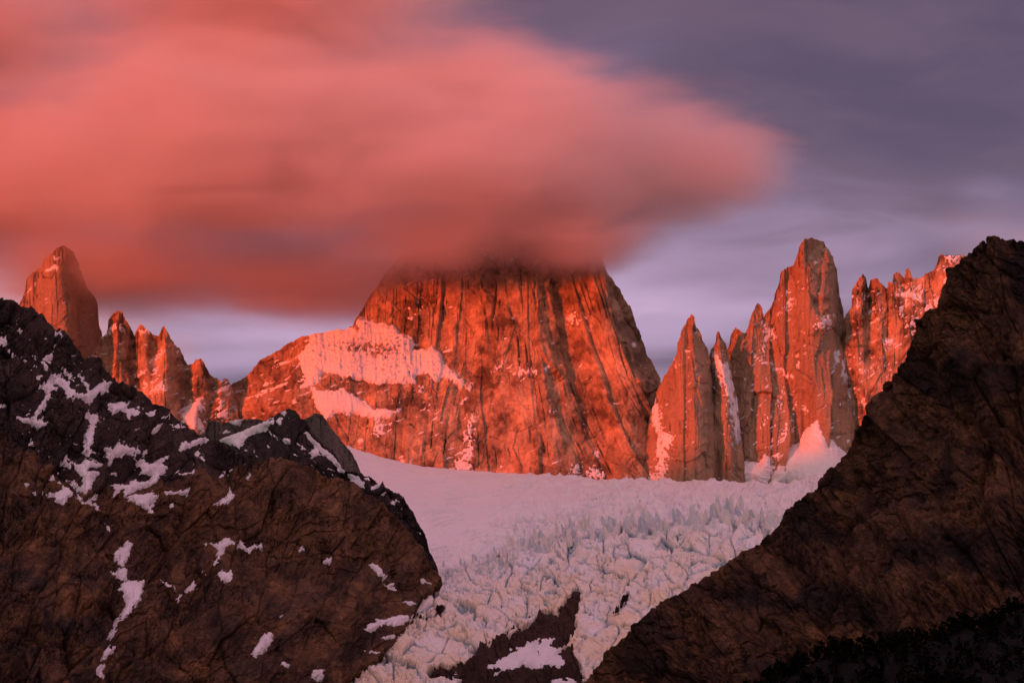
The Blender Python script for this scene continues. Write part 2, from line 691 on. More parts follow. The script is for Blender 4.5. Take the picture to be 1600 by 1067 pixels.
def ledges(sh, lean=0.35, fx=0.02, fy=0.09, thr=0.35, gain=9.0, upw=0.5, seed=7, zone=None):
    """small snow strips where the roughened rock has a ledge; lean tilts the strips"""
    u = sh.PX + sh.PY * lean
    v = sh.PY - sh.PX * lean
    n = fbm(u * fx, v * fy, seed, 5, 0.6)
    nz = blur(sh.up(1)[..., 2], 1)
    w = n + upw * nz
    if zone is not None:
        w = w + zone
    return (w - thr) * gain


def dihedral(X, Y, w, seed, amp, yl=14.0):
    """long corner systems: faces that come forward and break off along straight right-facing steps"""
    s = X / w + 0.9 * pn(X / (w * 3.1), Y / (w * yl * 2), seed) + 0.10 * pn(X / (w * 1.3), Y / (w * yl * 0.6), seed + 1)
    c = np.floor(s)
    f = s - c
    h = (_hash(c.astype(np.int64), c.astype(np.int64) * 0 + 5, seed) & np.uint32(255)).astype(float) / 255
    msk = sstep(pn(c * 7.31 + 0.37, Y / (w * yl * 0.5), seed + 2), -0.25, 0.15)
    prof = np.where(h > 0.25, f ** 1.3 - 0.45, 0.45 - f ** 0.8)
    return amp * (0.25 + h) * msk * prof * np.minimum(1, (1 - f) * w / 1.6)


def granite(sh, amp=1.0, seed=1, lean=0.0, col_px=26, Xf=None):
    """columns, corners and cracks of a big granite wall, in metres"""
    m = sh.mpp
    Y = sh.PY
    X = (sh.PX if Xf is None else Xf) + Y * lean
    X = X + fbm(X * 0.02, Y * 0.005, seed + 3, 3) * 4
    big = ridged(X / (col_px * 3.0), Y / (col_px * 26), seed + 5, 2, 0.5) * 24
    d1 = dihedral(X, Y, col_px * 1.5, seed + 40, 32)
    d2 = dihedral(X, Y, col_px * 0.62, seed + 44, 13)
    d3 = dihedral(X, Y, col_px * 0.28, seed + 48, 5, 10)
    rgh = 0.25 + 0.75 * sstep(fbm(sh.PX / 70, Y / 90, seed + 60, 3), -0.15, 0.35)
    mid = ridged(X / (col_px * 0.9), Y / (col_px * 12), seed + 6, 2, 0.5) * 7
    n = pn(X / (col_px * 1.2), Y / (col_px * 34), seed + 8)
    crack = -np.exp(-(n / 0.030) ** 2) * sstep(fbm(X * 0.02, Y * 0.010, seed + 12, 3), 0.0, 0.35) * 18
    n2 = pn(X / (col_px * 0.6), Y / (col_px * 17.0), seed + 9)
    crack2 = -np.exp(-(n2 / 0.040) ** 2) * sstep(fbm(X * 0.03, Y * 0.016, seed + 13, 3), 0.1, 0.45) * 9
    diag = pn((X + 0.9 * Y) / 70, (Y - 0.9 * X) / 26, seed + 21)
    crack3 = -np.exp(-(diag / 0.035) ** 2) * sstep(fbm(X * 0.025, Y * 0.025, seed + 22, 3), 0.15, 0.45) * 6
    tr = (Y + 0.30 * X * (1 if seed % 2 else -1) + 16 * fbm(X / 45, Y / 60, seed + 80, 3)) / 41.0
    tf = tr - np.floor(tr)
    ter = (tf ** 2.2 - 0.3) * 7.0 * np.minimum(1, (1 - tf) * 12) * sstep(pn(np.floor(tr) * 3.3 + X / 55, np.floor(tr) * 1.9, seed + 81), 0.0, 0.3)
    s1, cid = facets(X, Y, col_px * 1.7, seed + 30, 10, 30, 2.6)
    s2, c2 = facets(X, Y, col_px * 0.75, seed + 31, 5, 11, 2.6, 2.0)
    s3, c3 = facets(X, Y, col_px * 0.30, seed + 32, 2.0, 5.0, 2.0)
    fine = fbm(X / 5.0, Y / 8.0, seed + 10, 3, 0.6) * 1.0
    d = big + d1 + d2 + d3 + mid * 0.6 + crack + crack2 + crack3 + ter + s1 + s2 * rgh + s3 * rgh + fine * rgh
    sh.var = (c2 - 0.5) * 0.09 + fbm(X / 12, Y / 170, seed + 70, 3) * 0.16
    return d * amp * (m / 2.45)


def crag(sh, amp=1.0, seed=1, big_px=120, lean=0.25):
    """broken slope: gullies down the fall line, outcrops, blocks"""
    m = sh.mpp
    X0, Y0 = sh.PX, sh.PY
    X, Y = X0 + Y0 * lean, Y0
    wx = fbm(X0 * 0.008, Y0 * 0.008, seed, 2) * 20
    a = ridged((X + wx) / big_px, Y / (big_px * 1.8), seed + 2, 2, 0.45) * 34
    b = ridged((X + wx * 0.5) / 42, Y / 80, seed + 3, 2, 0.5) * 8
    k1, c1 = facets(X, Y, 52, seed + 20, 12, 30, 1.6, 8.0, 0.045)
    k2, c2 = facets(X, Y, 20, seed + 21, 7, 18, 1.5, 5.5, 0.06)
    k3, c3 = facets(X, Y, 8.5, seed + 22, 4.4, 11, 1.35, 3.2, 0.08)
    k4, c4 = facets(X, Y, 4.2, seed + 23, 2.4, 6.0, 1.2, 1.5, 0.1)
    rg = 0.35 + 0.65 * sstep(fbm(X / 80, Y / 60, seed + 24, 3), -0.2, 0.25)
    st = (Y + 0.22 * X0 + 10 * fbm(X0 / 50, Y / 50, seed + 25, 3)) / 21.0
    st = ((st - np.floor(st)) ** 2.0 - 0.33) * 4.5 * sstep(fbm(X / 90, Y / 50, seed + 26, 2), -0.05, 0.25)
    sh.var = (c1 - 0.5) * 0.25 + (c2 - 0.5) * 0.40 + (c3 - 0.5) * 0.55 + (c4 - 0.5) * 0.40 + fbm(X / 60, Y / 60, seed + 70, 4, 0.6) * 0.55
    sh.var = np.clip(sh.var, -0.65, 1.2)
    return (a + b + k1 + (k2 + k3 + k4) * rg + st) * amp * m




def const(Y0, lines, step=14.0, smooth=0.0):
    """depth = Y0 minus the traced relief (metres towards the viewer)"""
    return lambda X, Y: Y0 - rbf(lines, X, Y, step, smooth)


# ------------------------------------------------------------------ main wall with its snowy shoulder
out = [(318, 640), (345, 612), (362, 601), (372, 595), (387, 585), (396, 575), (407, 562), (422, 555), (437, 545), (445, 537), (460, 531), (470, 525),
       (485, 524), (503, 520), (520, 517), (540, 515), (552, 509), (555, 501), (560, 492), (566, 480), (579, 461), (600, 430), (640, 380), (700, 320),
       (745, 280), (790, 245), (840, 238), (880, 262), (910, 310), (932, 370), (941, 402), (949, 422), (962, 441), (978, 464), (991, 493), (1001, 522),
       (1014, 555), (1027, 581), (1036, 604), (1046, 650), (1056, 720)]
rel = [[(330, 640, -60), (362, 601, -50), (410, 560, -10), (470, 525, 30), (520, 517, 40), (556, 503, 60)],
       [(345, 720, 20), (400, 620, 60), (430, 600, 90)], [(362, 610, -50), (366, 680, 0)],
       [(480, 570, 110), (560, 560, 130), (620, 570, 125), (650, 555, 100)],
       [(440, 610, 150), (500, 600, 185), (560, 600, 180), (640, 600, 175), (725, 607, 150)],
       [(680, 530, 85), (700, 570, 135), (728, 606, 160)],
       [(460, 680, 200), (540, 690, 250), (600, 690, 265), (700, 690, 240)], [(480, 765, 260), (620, 765, 300), (720, 765, 270)],
       [(560, 498, 55), (575, 468, 20), (605, 425, -20), (645, 378, -60), (765, 262, -150)],
       [(600, 480, 40), (640, 450, 40), (660, 500, 70)], [(840, 245, -150), (890, 300, -60)],
       [(735, 400, 60), (735, 450, 90), (745, 520, 105), (740, 600, 140)],
       [(822, 400, 105), (830, 450, 135), (835, 520, 165), (850, 600, 200), (860, 690, 250), (870, 765, 280)],
       [(848, 405, 55), (872, 450, 62), (888, 520, 90), (905, 580, 118), (935, 650, 140), (960, 765, 170)],
       [(874, 420, 90), (892, 470, 112), (915, 540, 150), (950, 640, 200), (985, 765, 240)],
       [(945, 425, 85), (958, 470, 125), (975, 540, 160), (998, 640, 200), (1015, 765, 220)],
       [(941, 402, 10), (978, 464, -50), (1001, 522, -60), (1027, 581, -60), (1040, 640, -40), (1056, 765, 0)],
       [(780, 620, 175), (800, 700, 215), (800, 765, 235)]]
sh = Sheet(out, 775, const(5400, rel, 14, 1.5), step=1.2, jag=1.5, seed=3, jx=2.0)
wallz = sstep(sh.PX + (sh.PY - 560) * 0.35, 560, 690)
shoulder = 1 - wallz
fan = sh.PX - np.clip((sh.PX - 760) / 240, -0.25, 1.1) * 0.36 * (sh.PY - 400)
g = granite(sh, 1.0, 11, Xf=fan) * (0.35 + 0.65 * sstep(sh.PX, 520, 700))
g = g + crag(sh, 0.22, 15, 60, 0.1) * (0.35 + 0.65 * shoulder)
sh.rough(g)
main_wall = sh.build('rock_wall', M_granite, 900)
tag(main_wall, 'huge sheer orange granite wall with its summit lost in red cloud and a snow shoulder', 'mountain')
z2 = lambda pts: zoomed(330, 460, 0.25, pts)
z3 = lambda pts: zoomed(530, 360, 0.325, pts)
upper = z2([(620, 250), (700, 236), (760, 224), (840, 216), (880, 196), (920, 150), (1000, 172), (1100, 186), (1160, 210), (1180, 240), (1250, 270), (1280, 310),
            (1262, 350), (1350, 345), (1390, 312), (1420, 350), (1450, 420), (1520, 480), (1570, 520), (1600, 560), (1560, 590), (1500, 540), (1440, 520),
            (1400, 550), (1350, 500), (1280, 520), (1270, 560), (1190, 555), (1100, 555), (1060, 570), (1000, 555), (960, 530), (880, 530), (830, 520),
            (790, 500), (700, 490), (680, 540), (640, 570), (600, 590), (540, 590), (600, 520), (560, 460), (540, 400), (560, 360), (610, 300)])
lower = z2([(630, 590), (700, 590), (760, 605), (810, 595), (825, 580), (860, 610), (930, 650), (990, 700), (1040, 715), (1130, 715), (1190, 715), (1180, 740),
            (1120, 770), (1060, 785), (1020, 790), (1000, 770), (950, 760), (900, 745), (840, 760), (790, 745), (720, 780), (680, 740), (650, 680)])
fl = ridged((sh.PX + (sh.PY - 540) * -0.08) / 9.0, sh.PY / 90.0, 55, 3, 0.55) * 6.0 + pn(sh.PX / 26.0, sh.PY / 120.0, 57) * 12
wx = fbm(sh.PX * .1, sh.PY * .14, 301, 4, .6) * 3.2
wy = fbm(sh.PX * .1, sh.PY * .14, 302, 4, .6) * 3.0
X, Y = sh.seen()[0] + wx, sh.seen()[1] + wy
sdu = poly_sd(upper, X, Y)
band = np.exp(-(((X - 565 - (Y - 543) * 0.3) / 52.0) ** 2 + ((Y - 543) / 9.5) ** 2) ** 1.6)
band2 = np.exp(-(((X - 600) / 30.0) ** 2 + ((Y - 550) / 10.0) ** 2) ** 1.6)
dots = fbm(sh.PX * .16, sh.PY * .26, 310, 4, .65)
sdu = np.minimum(sdu, (1.15 - dots - 1.0 * np.maximum(band, band2)) * 10)
sh.snow('snowfield', sdu, M_snow, thick=17, soft=4, blur_r=9, flutes=fl, label='upper fluted snowfield lit orange')
sh.snow('snowfield', poly_sd(lower, X, Y), M_snow, thick=14, soft=4, blur_r=8, flutes=fl * 0.7, label='lower hanging snowfield on the shoulder')
pp = [z2([(1010, 800), (1060, 790), (1100, 820), (1080, 840), (1100, 870), (1050, 890), (1010, 870)]),
      z2([(1275, 590), (1310, 570), (1340, 600), (1300, 612)]), z2([(1110, 670), (1140, 645), (1175, 668), (1130, 675)]),
      z2([(915, 905), (950, 900), (950, 925), (925, 930)]),
      z3([(835, 680), (870, 655), (940, 665), (945, 695), (900, 690), (840, 705)]), z3([(790, 615), (815, 615), (780, 665), (740, 690), (728, 680)]),
      z3([(975, 695), (1015, 638), (1020, 655), (975, 708)]), z3([(1090, 410), (1130, 392), (1150, 428), (1215, 418), (1150, 452), (1100, 445)]),
      z3([(600, 965), (635, 880), (662, 868), (650, 940), (625, 1020), (600, 1010)]), z3([(995, 843), (1052, 885), (1010, 868)]),
      z3([(315, 384), (398, 318), (402, 324), (322, 392)]), z3([(328, 424), (408, 368), (412, 376), (336, 432)]),
      z3([(610, 745), (645, 730), (640, 765), (605, 775)]),
      [(702, 737), (716, 715), (727, 700), (738, 672), (742, 690), (737, 715), (738, 738)], [(914, 748), (924, 726), (931, 730), (947, 740), (948, 750)],
      [(888, 740), (899, 722), (908, 728), (906, 744)], [(928, 703), (934, 698), (938, 716), (928, 714)], [(620, 724), (632, 716), (645, 722), (640, 728)],
      [(1020, 752), (1026, 742), (1040, 748), (1044, 756)]]
sh.patches('snow_patch', pp, M_snow, warp=4.0, broken=7, thick=4.5, soft=3, blur_r=3)
zn = (0.35 * np.exp(-(((X - 425) / 70) ** 2 + ((Y - 615) / 55) ** 2)) + 0.22 * np.exp(-(((X - 690) / 60) ** 2 + ((Y - 650) / 40) ** 2))
      + 0.25 * np.exp(-(((X - 925 - (Y - 620) * 0.2) / 14) ** 2 + ((Y - 630) / 90) ** 2)) + 0.30 * np.exp(-(((X - 720) / 25) ** 2 + ((Y - 720) / 45) ** 2))
      + 0.18 * np.exp(-(((X - 800) / 60) ** 2 + ((Y - 570) / 25) ** 2)) - 0.05)
sh.snow('ledge_snow', ledges(sh, -0.45, 0.03, 0.12, 0.95, 8, 0.6, 71, zn * 1.3), M_snow, thick=3.5, soft=3, blur_r=2, kind='stuff')

# ------------------------------------------------------------------ tower by the frame's left edge, tip in mist
out = [(8, 560), (22, 500), (29, 477), (37, 460), (42, 435), (50, 426), (64, 417), (66, 407), (80, 397), (86, 387), (94, 384), (102, 385), (112, 392), (117, 399),
       (124, 417), (130, 432), (136, 452), (146, 462), (152, 472), (155, 500), (160, 525), (164, 560), (170, 600)]
rel = [[(10, 560, 40), (29, 477, 70), (42, 437, 70), (66, 408, 60)], [(94, 386, 70), (95, 410, 105), (95, 440, 125), (100, 485, 140), (106, 560, 150), (110, 620, 150)],
       [(117, 401, 0), (124, 418, -30), (136, 453, -80), (152, 473, -150), (160, 526, -180), (168, 600, -180)], [(40, 620, 110), (66, 520, 125)]]
sh = Sheet(out, 640, const(5300, rel), step=1.1, jag=1.7, seed=8, jx=1.6)
sh.rough(granite(sh, 0.7, 41, col_px=24))
o = sh.build('rock_tower', M_granite, 260)
tag(o, 'blunt granite tower with misty tip standing alone above the dark slope', 'rock tower', group='granite towers and spires')
sh.patches('snow_patch', [zoomed(0, 360, .25, q) for q in ([(320, 150), (345, 170), (390, 160), (365, 185), (340, 190)], [(150, 400), (200, 350), (215, 320), (222, 330), (190, 375), (160, 410)],
           [(285, 250), (335, 210), (375, 235), (350, 260), (330, 240), (300, 270)])], M_snow, warp=2.5, thick=4, soft=3, blur_r=2)
sh.snow('ledge_snow', ledges(sh, -0.5, 0.04, 0.15, 0.98, 8, 0.5, 72, None), M_snow, thick=3, soft=3, blur_r=2, kind='stuff')

# ------------------------------------------------------------------ jagged crest of turrets
out = [(120, 620), (137, 562), (147, 546), (154, 540), (155, 530), (165, 520), (170, 500), (177, 490), (184, 484), (192, 487), (196, 495), (202, 507), (209, 525), (212, 517),
       (217, 510), (222, 507), (229, 515), (240, 524), (246, 525), (252, 511), (257, 509), (262, 520), (265, 527), (271, 535), (277, 544), (281, 546), (287, 562), (292, 570),
       (301, 567), (304, 562), (312, 560), (320, 567), (326, 582), (330, 586), (339, 591), (345, 596), (350, 591), (357, 595), (362, 601), (372, 640), (380, 700)]
rel = [[(125, 600, 0), (150, 545, 10), (156, 530, 25), (184, 486, 45)], [(188, 490, 55), (190, 540, 70), (196, 600, 100), (200, 650, 110)], [(206, 520, 0), (211, 560, 20), (216, 610, 60)],
       [(222, 509, 40), (226, 560, 75), (235, 620, 110)], [(246, 527, 25), (244, 570, 60)], [(256, 511, 50), (260, 560, 95), (260, 610, 125), (258, 660, 135)],
       [(268, 532, 5), (278, 570, 15), (286, 640, 40)], [(289, 568, -10), (295, 620, 20)], [(303, 564, 30), (305, 610, 50)], [(320, 568, 45), (325, 615, 50)], [(330, 587, -20), (332, 640, 20)],
       [(345, 598, 10), (345, 660, 50)], [(362, 603, -40), (368, 660, 0)], [(300, 660, 90), (310, 700, 120)]]
sh = Sheet(out, 715, const(5330, rel), step=1.1, jag=1.7, seed=9, jx=1.6)
sh.rough(granite(sh, 0.6, 47, col_px=18) + crag(sh, 0.10, 48, 40))
o = sh.build('turret_ridge', M_granite, 260)
tag(o, 'orange granite ridge of small turrets between the misty tower and the big wall', 'rock ridge')
za = lambda pts: zoomed(0, 460, 0.25, pts)
sh.patches('snow_patch', [za(q) for q in (
    [(845, 500), (890, 470), (940, 460), (930, 480), (890, 515), (840, 535)], [(920, 630), (960, 570), (1030, 530), (1035, 590), (1030, 635), (1000, 610), (940, 640)],
    [(970, 390), (1000, 360), (1050, 340), (1045, 365), (1010, 390), (975, 420)], [(660, 240), (700, 190), (760, 185), (790, 240), (740, 225), (690, 250), (640, 275)],
    [(860, 225), (920, 215), (960, 245), (880, 250)], [(880, 570), (920, 545), (930, 570), (900, 600)],
    [(1115, 790), (1140, 720), (1170, 680), (1210, 660), (1215, 640), (1275, 640), (1285, 690), (1270, 730), (1240, 760), (1280, 800), (1290, 880), (1220, 860)],
    [(560, 390), (600, 350), (612, 385), (590, 400)])], M_snow, warp=3.5, broken=6, thick=5, soft=3, blur_r=2)
zn = 0.45 * sstep(sh.PX, 325, 340) * sstep(sh.PY, 580, 600) + 0.12
sh.snow('ledge_snow', ledges(sh, -0.4, 0.04, 0.14, 0.84, 8, 0.6, 73, zn), M_snow, thick=3, soft=3, blur_r=2, kind='stuff')

# ------------------------------------------------------------------ spires to the right of the wall
z4 = lambda pts: zoomed(1000, 350, 0.325, pts)
out = [(1004, 700), (1018, 640), (1028, 607), (1036, 589), (1049, 571), (1057, 551), (1062, 532), (1068, 512), (1075, 496), (1080, 492), (1085, 493), (1088, 509), (1094, 516), (1099, 532),
       (1106, 545), (1108, 564), (1113, 620), (1120, 700), (1126, 760)]
rel = [[(1006, 700, -10), (1028, 609, -10), (1057, 553, 35), (1075, 498, 60)], [(1081, 494, 85), (1086, 540, 110), (1096, 590, 135), (1104, 690, 165), (1106, 770, 175)],
       [(1090, 514, 40), (1100, 535, 20), (1107, 565, 5), (1115, 640, 20), (1124, 765, 60)], [(1040, 640, 85), (1050, 765, 165)], [(1016, 700, 40), (1020, 765, 70)]]
sh = Sheet(out, 775, const(5250, rel), step=1.1, jag=1.7, seed=10, jx=1.6)
sh.rough(granite(sh, 0.9, 51, col_px=24))
o = sh.build('rock_spire', M_granite, 300)
tag(o, 'broad pointed granite spire just beside the right flank of the big wall', 'rock spire', group='granite towers and spires')
sh.patches('snow_patch', [z4([(45, 880), (60, 800), (80, 830), (100, 900), (105, 980), (165, 1020), (150, 1080), (90, 1080), (78, 990), (55, 970)]), z4([(160, 680), (180, 650), (186, 665), (170, 690)]),
                          [(1024, 700), (1036, 690), (1044, 712), (1040, 750), (1026, 745)], [(1010, 745), (1022, 735), (1040, 748), (1030, 760)]], M_snow, warp=4.5, broken=8, thick=4.5, soft=3, blur_r=2)
sh.snow('ledge_snow', ledges(sh, -0.5, 0.04, 0.15, 0.90, 8, 0.5, 74, None), M_snow, thick=3, soft=3, blur_r=2, kind='stuff')

out = [(1092, 640), (1104, 575), (1110, 545), (1114, 542), (1118, 534), (1119, 520), (1121, 517), (1124, 518), (1127, 527), (1131, 532), (1136, 542), (1140, 556), (1146, 590), (1156, 660), (1166, 740)]
rel = [[(1094, 640, 0), (1110, 547, 20), (1120, 519, 50)], [(1122, 519, 65), (1127, 560, 85), (1136, 620, 105), (1146, 700, 130), (1148, 770, 140)],
       [(1127, 528, 30), (1137, 545, 5), (1146, 592, 10), (1158, 665, 30), (1166, 765, 60)], [(1110, 640, 90), (1120, 765, 150)]]
sh = Sheet(out, 775, const(5300, rel), step=1.1, jag=1.7, seed=12, jx=1.6)
sh.rough(granite(sh, 0.75, 52, col_px=17))
o = sh.build('rock_spire', M_granite, 240)
tag(o, 'thin granite needle squeezed between the broad pointed spire and the tallest tower', 'rock spire', group='granite towers and spires')
sh.patches('snow_patch', [z4([(345, 600), (400, 640), (430, 700), (455, 800), (480, 880), (492, 960), (470, 1060), (450, 1060), (440, 960), (420, 850), (380, 740), (345, 690)])], M_snow, warp=5, broken=9, thick=4.5, soft=3, blur_r=2)
sh.snow('ledge_snow', ledges(sh, 0.6, 0.04, 0.15, 0.76, 8, 0.5, 75, None), M_snow, thick=3, soft=3, blur_r=2, kind='stuff')

out = [(1112, 700), (1124, 610), (1133, 560), (1138, 538), (1143, 519), (1148, 511), (1159, 517), (1164, 522), (1169, 509), (1174, 493), (1181, 476), (1185, 473), (1188, 476), (1193, 490), (1195, 493),
       (1202, 482), (1206, 475), (1208, 470), (1212, 456), (1216, 444), (1221, 423), (1231, 417), (1239, 414), (1242, 405), (1247, 389), (1252, 378), (1258, 372), (1268, 371), (1276, 373), (1288, 378),
       (1294, 391), (1302, 405), (1307, 421), (1309, 441), (1315, 470), (1320, 490), (1321, 510), (1326, 545), (1336, 620), (1350, 720)]
rel = [[(1114, 700, 10), (1138, 540, 15), (1148, 513, 40)], [(1152, 515, 60), (1168, 560, 95), (1192, 620, 130), (1225, 700, 190), (1235, 765, 210)], [(1140, 640, 90), (1160, 765, 190)],
       [(1166, 522, 30), (1182, 478, 45)], [(1178, 510, 65), (1182, 545, 75)], [(1190, 482, 25), (1196, 500, 10), (1204, 550, 45), (1222, 590, 60), (1242, 620, 70), (1246, 700, 130)],
       [(1206, 478, 25), (1216, 446, 40), (1230, 420, 55)], [(1222, 480, 70), (1232, 465, 62), (1225, 540, 90)], [(1239, 416, 30), (1241, 480, 60), (1243, 560, 80)],
       [(1244, 405, 90), (1246, 480, 120), (1248, 560, 140)], [(1262, 373, 110), (1265, 430, 150), (1266, 490, 165), (1272, 515, 165)],
       [(1286, 380, 10), (1294, 420, 20), (1302, 470, 0), (1310, 520, 5)], [(1301, 406, -60), (1309, 443, -110), (1319, 490, -150), (1322, 520, -130)],
       [(1276, 472, 110), (1290, 462, 125), (1294, 500, 130)], [(1260, 560, 165), (1275, 620, 195), (1285, 690, 240)], [(1300, 560, 100), (1312, 620, 120), (1325, 700, 170)], [(1325, 545, 10), (1336, 625, 40), (1350, 765, 110)],
       [(1290, 765, 270), (1260, 765, 260)]]
sh = Sheet(out, 775, const(5450, rel, 14, 2.0), step=1.1, jag=1.7, seed=13, jx=1.6)
sh.rough(granite(sh, 0.95, 53, col_px=24))
o = sh.build('rock_tower', M_granite, 320)
tag(o, 'tallest square topped granite tower right of the big wall, lower peaks on its left', 'rock tower', group='granite towers and spires')
sh.patches('snow_patch', [z4(q) for q in (
    [(495, 588), (520, 600), (580, 640), (640, 670), (700, 705), (742, 740), (735, 757), (690, 725), (600, 680), (540, 632)],
    [(590, 450), (610, 490), (650, 520), (650, 560), (620, 560), (600, 620), (580, 620), (590, 540)], [(665, 445), (690, 390), (738, 345), (740, 380), (720, 410), (680, 452)],
    [(835, 495), (860, 455), (915, 428), (935, 460), (930, 490), (900, 520), (850, 505)], [(935, 630), (970, 610), (985, 660), (1010, 730), (990, 770), (960, 710)],
    [(690, 760), (702, 770), (692, 850), (672, 882), (658, 870), (680, 810)], [(575, 990), (600, 940), (650, 890), (640, 920), (600, 970)], [(725, 840), (745, 790), (748, 860), (730, 900)],
    [(765, 885), (800, 880), (812, 895), (780, 900)], [(745, 610), (756, 640), (754, 720), (745, 700)], [(660, 1060), (690, 980), (735, 900), (730, 960), (700, 1040)],
    [(820, 255), (832, 260), (825, 275)], [(640, 395), (700, 320), (735, 305), (735, 312), (690, 345), (650, 390)],
    [(1000, 800), (1030, 830), (1060, 880), (1050, 940), (1030, 920), (1010, 850)])], M_snow, warp=4.5, broken=8, thick=4.5, soft=3, blur_r=2)
sh.patches('snow_apron', [[(1200, 762), (1210, 738), (1222, 716), (1244, 692), (1262, 672), (1276, 656), (1284, 672), (1296, 688), (1312, 702), (1345, 725), (1345, 768)],
                          [(1112, 765), (1125, 750), (1142, 728), (1158, 722), (1172, 722), (1184, 724), (1195, 708), (1205, 717), (1207, 733), (1200, 765)]], M_snow, warp=2.5, thick=46, soft=12, blur_r=12)
zn = 0.22 * np.exp(-(((sh.PX - 1190) / 25) ** 2 + ((sh.PY - 560) / 60) ** 2)) + 0.3 * sstep(sh.PY, 640, 720) * sstep(sh.PX, 1190, 1215) - 0.02
sh.snow('ledge_snow', ledges(sh, -0.6, 0.04, 0.15, 0.78, 8, 0.5, 76, zn), M_snow, thick=3, soft=3, blur_r=2, kind='stuff')

out = [(1296, 640), (1306, 560), (1318, 500), (1323, 490), (1330, 480), (1331, 454), (1338, 441), (1348, 428), (1353, 434), (1357, 452), (1360, 436), (1370, 434), (1378, 443), (1382, 448), (1387, 451), (1388, 441), (1394, 441), (1396, 428),
       (1403, 424), (1409, 429), (1413, 436), (1415, 424), (1418, 419), (1422, 421), (1426, 435), (1429, 438), (1431, 433), (1435, 436), (1448, 428), (1461, 420), (1464, 406), (1467, 400), (1471, 397), (1478, 399), (1497, 399), (1502, 397), (1510, 402), (1530, 412), (1556, 398), (1580, 420), (1610, 405), (1640, 430), (1680, 418), (1720, 450), (1780, 440), (1850, 480)]
rel = [[(1300, 640, 0), (1318, 502, 10), (1338, 443, 30)], [(1346, 430, 55), (1344, 480, 85), (1342, 540, 105), (1345, 640, 150)], [(1354, 440, 5), (1356, 500, 40), (1360, 560, 70)], [(1370, 436, 50), (1372, 500, 90), (1376, 580, 125)],
       [(1386, 452, 20), (1388, 520, 60)], [(1402, 426, 65), (1404, 480, 95), (1408, 560, 130)], [(1413, 438, 20), (1416, 480, 65)], [(1420, 422, 50), (1424, 480, 95), (1428, 560, 130)], [(1440, 434, 40), (1450, 480, 70), (1455, 540, 110)],
       [(1471, 399, 80), (1476, 450, 110), (1480, 520, 150)], [(1500, 400, 60), (1540, 430, 60), (1700, 450, 40), (1850, 480, 0)], [(1700, 700, 220), (1850, 700, 180)], [(1360, 700, 190), (1450, 700, 220), (1540, 700, 220)]]
sh = Sheet(out, 760, const(5500, rel), step=1.1, jag=1.7, seed=14, jx=1.6)
sh.rough(granite(sh, 0.75, 57, col_px=15) + crag(sh, 0.10, 58, 40))
o = sh.build('pinnacle_ridge', M_granite, 300)
tag(o, 'ribbed granite ridge with many short pinnacles meeting the dark slope on the right', 'rock ridge')
sh.patches('snow_patch', [z4(q) for q in (
    [(1215, 345), (1270, 310), (1300, 305), (1370, 350), (1350, 370), (1290, 360), (1310, 400), (1270, 400), (1260, 360)], [(1270, 490), (1320, 450), (1350, 450), (1345, 500), (1290, 500)],
    [(1280, 530), (1320, 515), (1310, 560)], [(1345, 420), (1440, 345), (1450, 390), (1390, 430), (1350, 440)], [(1462, 150), (1530, 146), (1550, 160), (1510, 195), (1480, 182)],
    [(1050, 350), (1100, 342), (1072, 372)], [(1100, 690), (1118, 665), (1112, 700), (1085, 710)], [(1165, 545), (1178, 560), (1190, 600), (1168, 590)], [(1195, 670), (1215, 700), (1205, 730)],
    [(1135, 405), (1150, 390), (1175, 415)], [(1180, 600), (1220, 572), (1215, 585), (1190, 605)], [(1040, 640), (1050, 620), (1058, 645)])], M_snow, warp=4.5, broken=8, thick=4.5, soft=3, blur_r=2)
zn = 0.18 * sstep(sh.PX, 1380, 1430) * (1 - sstep(sh.PY, 480, 540)) + 0.06
sh.snow('ledge_snow', ledges(sh, -0.5, 0.045, 0.14, 0.74, 8, 0.5, 77, zn), M_snow, thick=3, soft=3, blur_r=2, kind='stuff')

# ------------------------------------------------------------------ middle distance
out = [(290, 700), (308, 690), (318, 678), (325, 659), (331, 656), (337, 656), (345, 662), (352, 660), (366, 657), (380, 655), (387, 654), (405, 655), (415, 659), (430, 664), (450, 690)]
rel = [[(300, 700, 0), (325, 661, 10), (380, 657, 20), (415, 661, 10), (445, 690, 0)], [(330, 720, 50), (380, 720, 60), (430, 720, 40)], [(352, 662, 0), (356, 700, 25)]]
sh = Sheet(out, 735, const(3720, rel), step=1.1, jag=1.5, seed=16)
sh.rough(granite(sh, 0.55, 61, col_px=14))
o = sh.build('rock_outcrop', M_grey, 200)
tag(o, 'low grey rock step with a snow cap left of the dark snowy peak', 'rock outcrop')
z8 = lambda pts: zoomed(280, 600, 0.25, pts)
sh.patches('snow_patch', [z8([(295, 228), (350, 215), (410, 212), (400, 235), (370, 260), (350, 262), (320, 245)]), z8([(258, 300), (300, 290), (320, 300), (270, 315)])], M_snow, warp=2, thick=5, soft=3, blur_r=2)

out = [(452, 700), (466, 665), (475, 654), (485, 651), (492, 645), (502, 646), (509, 654), (515, 665), (525, 677), (537, 692), (550, 707), (558, 722), (566, 745)]
rel = [[(455, 700, 0), (492, 647, 10)], [(500, 648, 30), (505, 690, 60), (510, 760, 100)], [(512, 660, 10), (537, 694, 0), (560, 740, 0)]]
sh = Sheet(out, 770, const(3800, rel), step=1.1, jag=1.2, seed=17)
sh.rough(granite(sh, 0.55, 62, col_px=16))
o = sh.build('rock_spur', M_grey, 180)
tag(o, 'grey brown rock spur leaning against the right side of the dark snowy peak', 'rock outcrop')

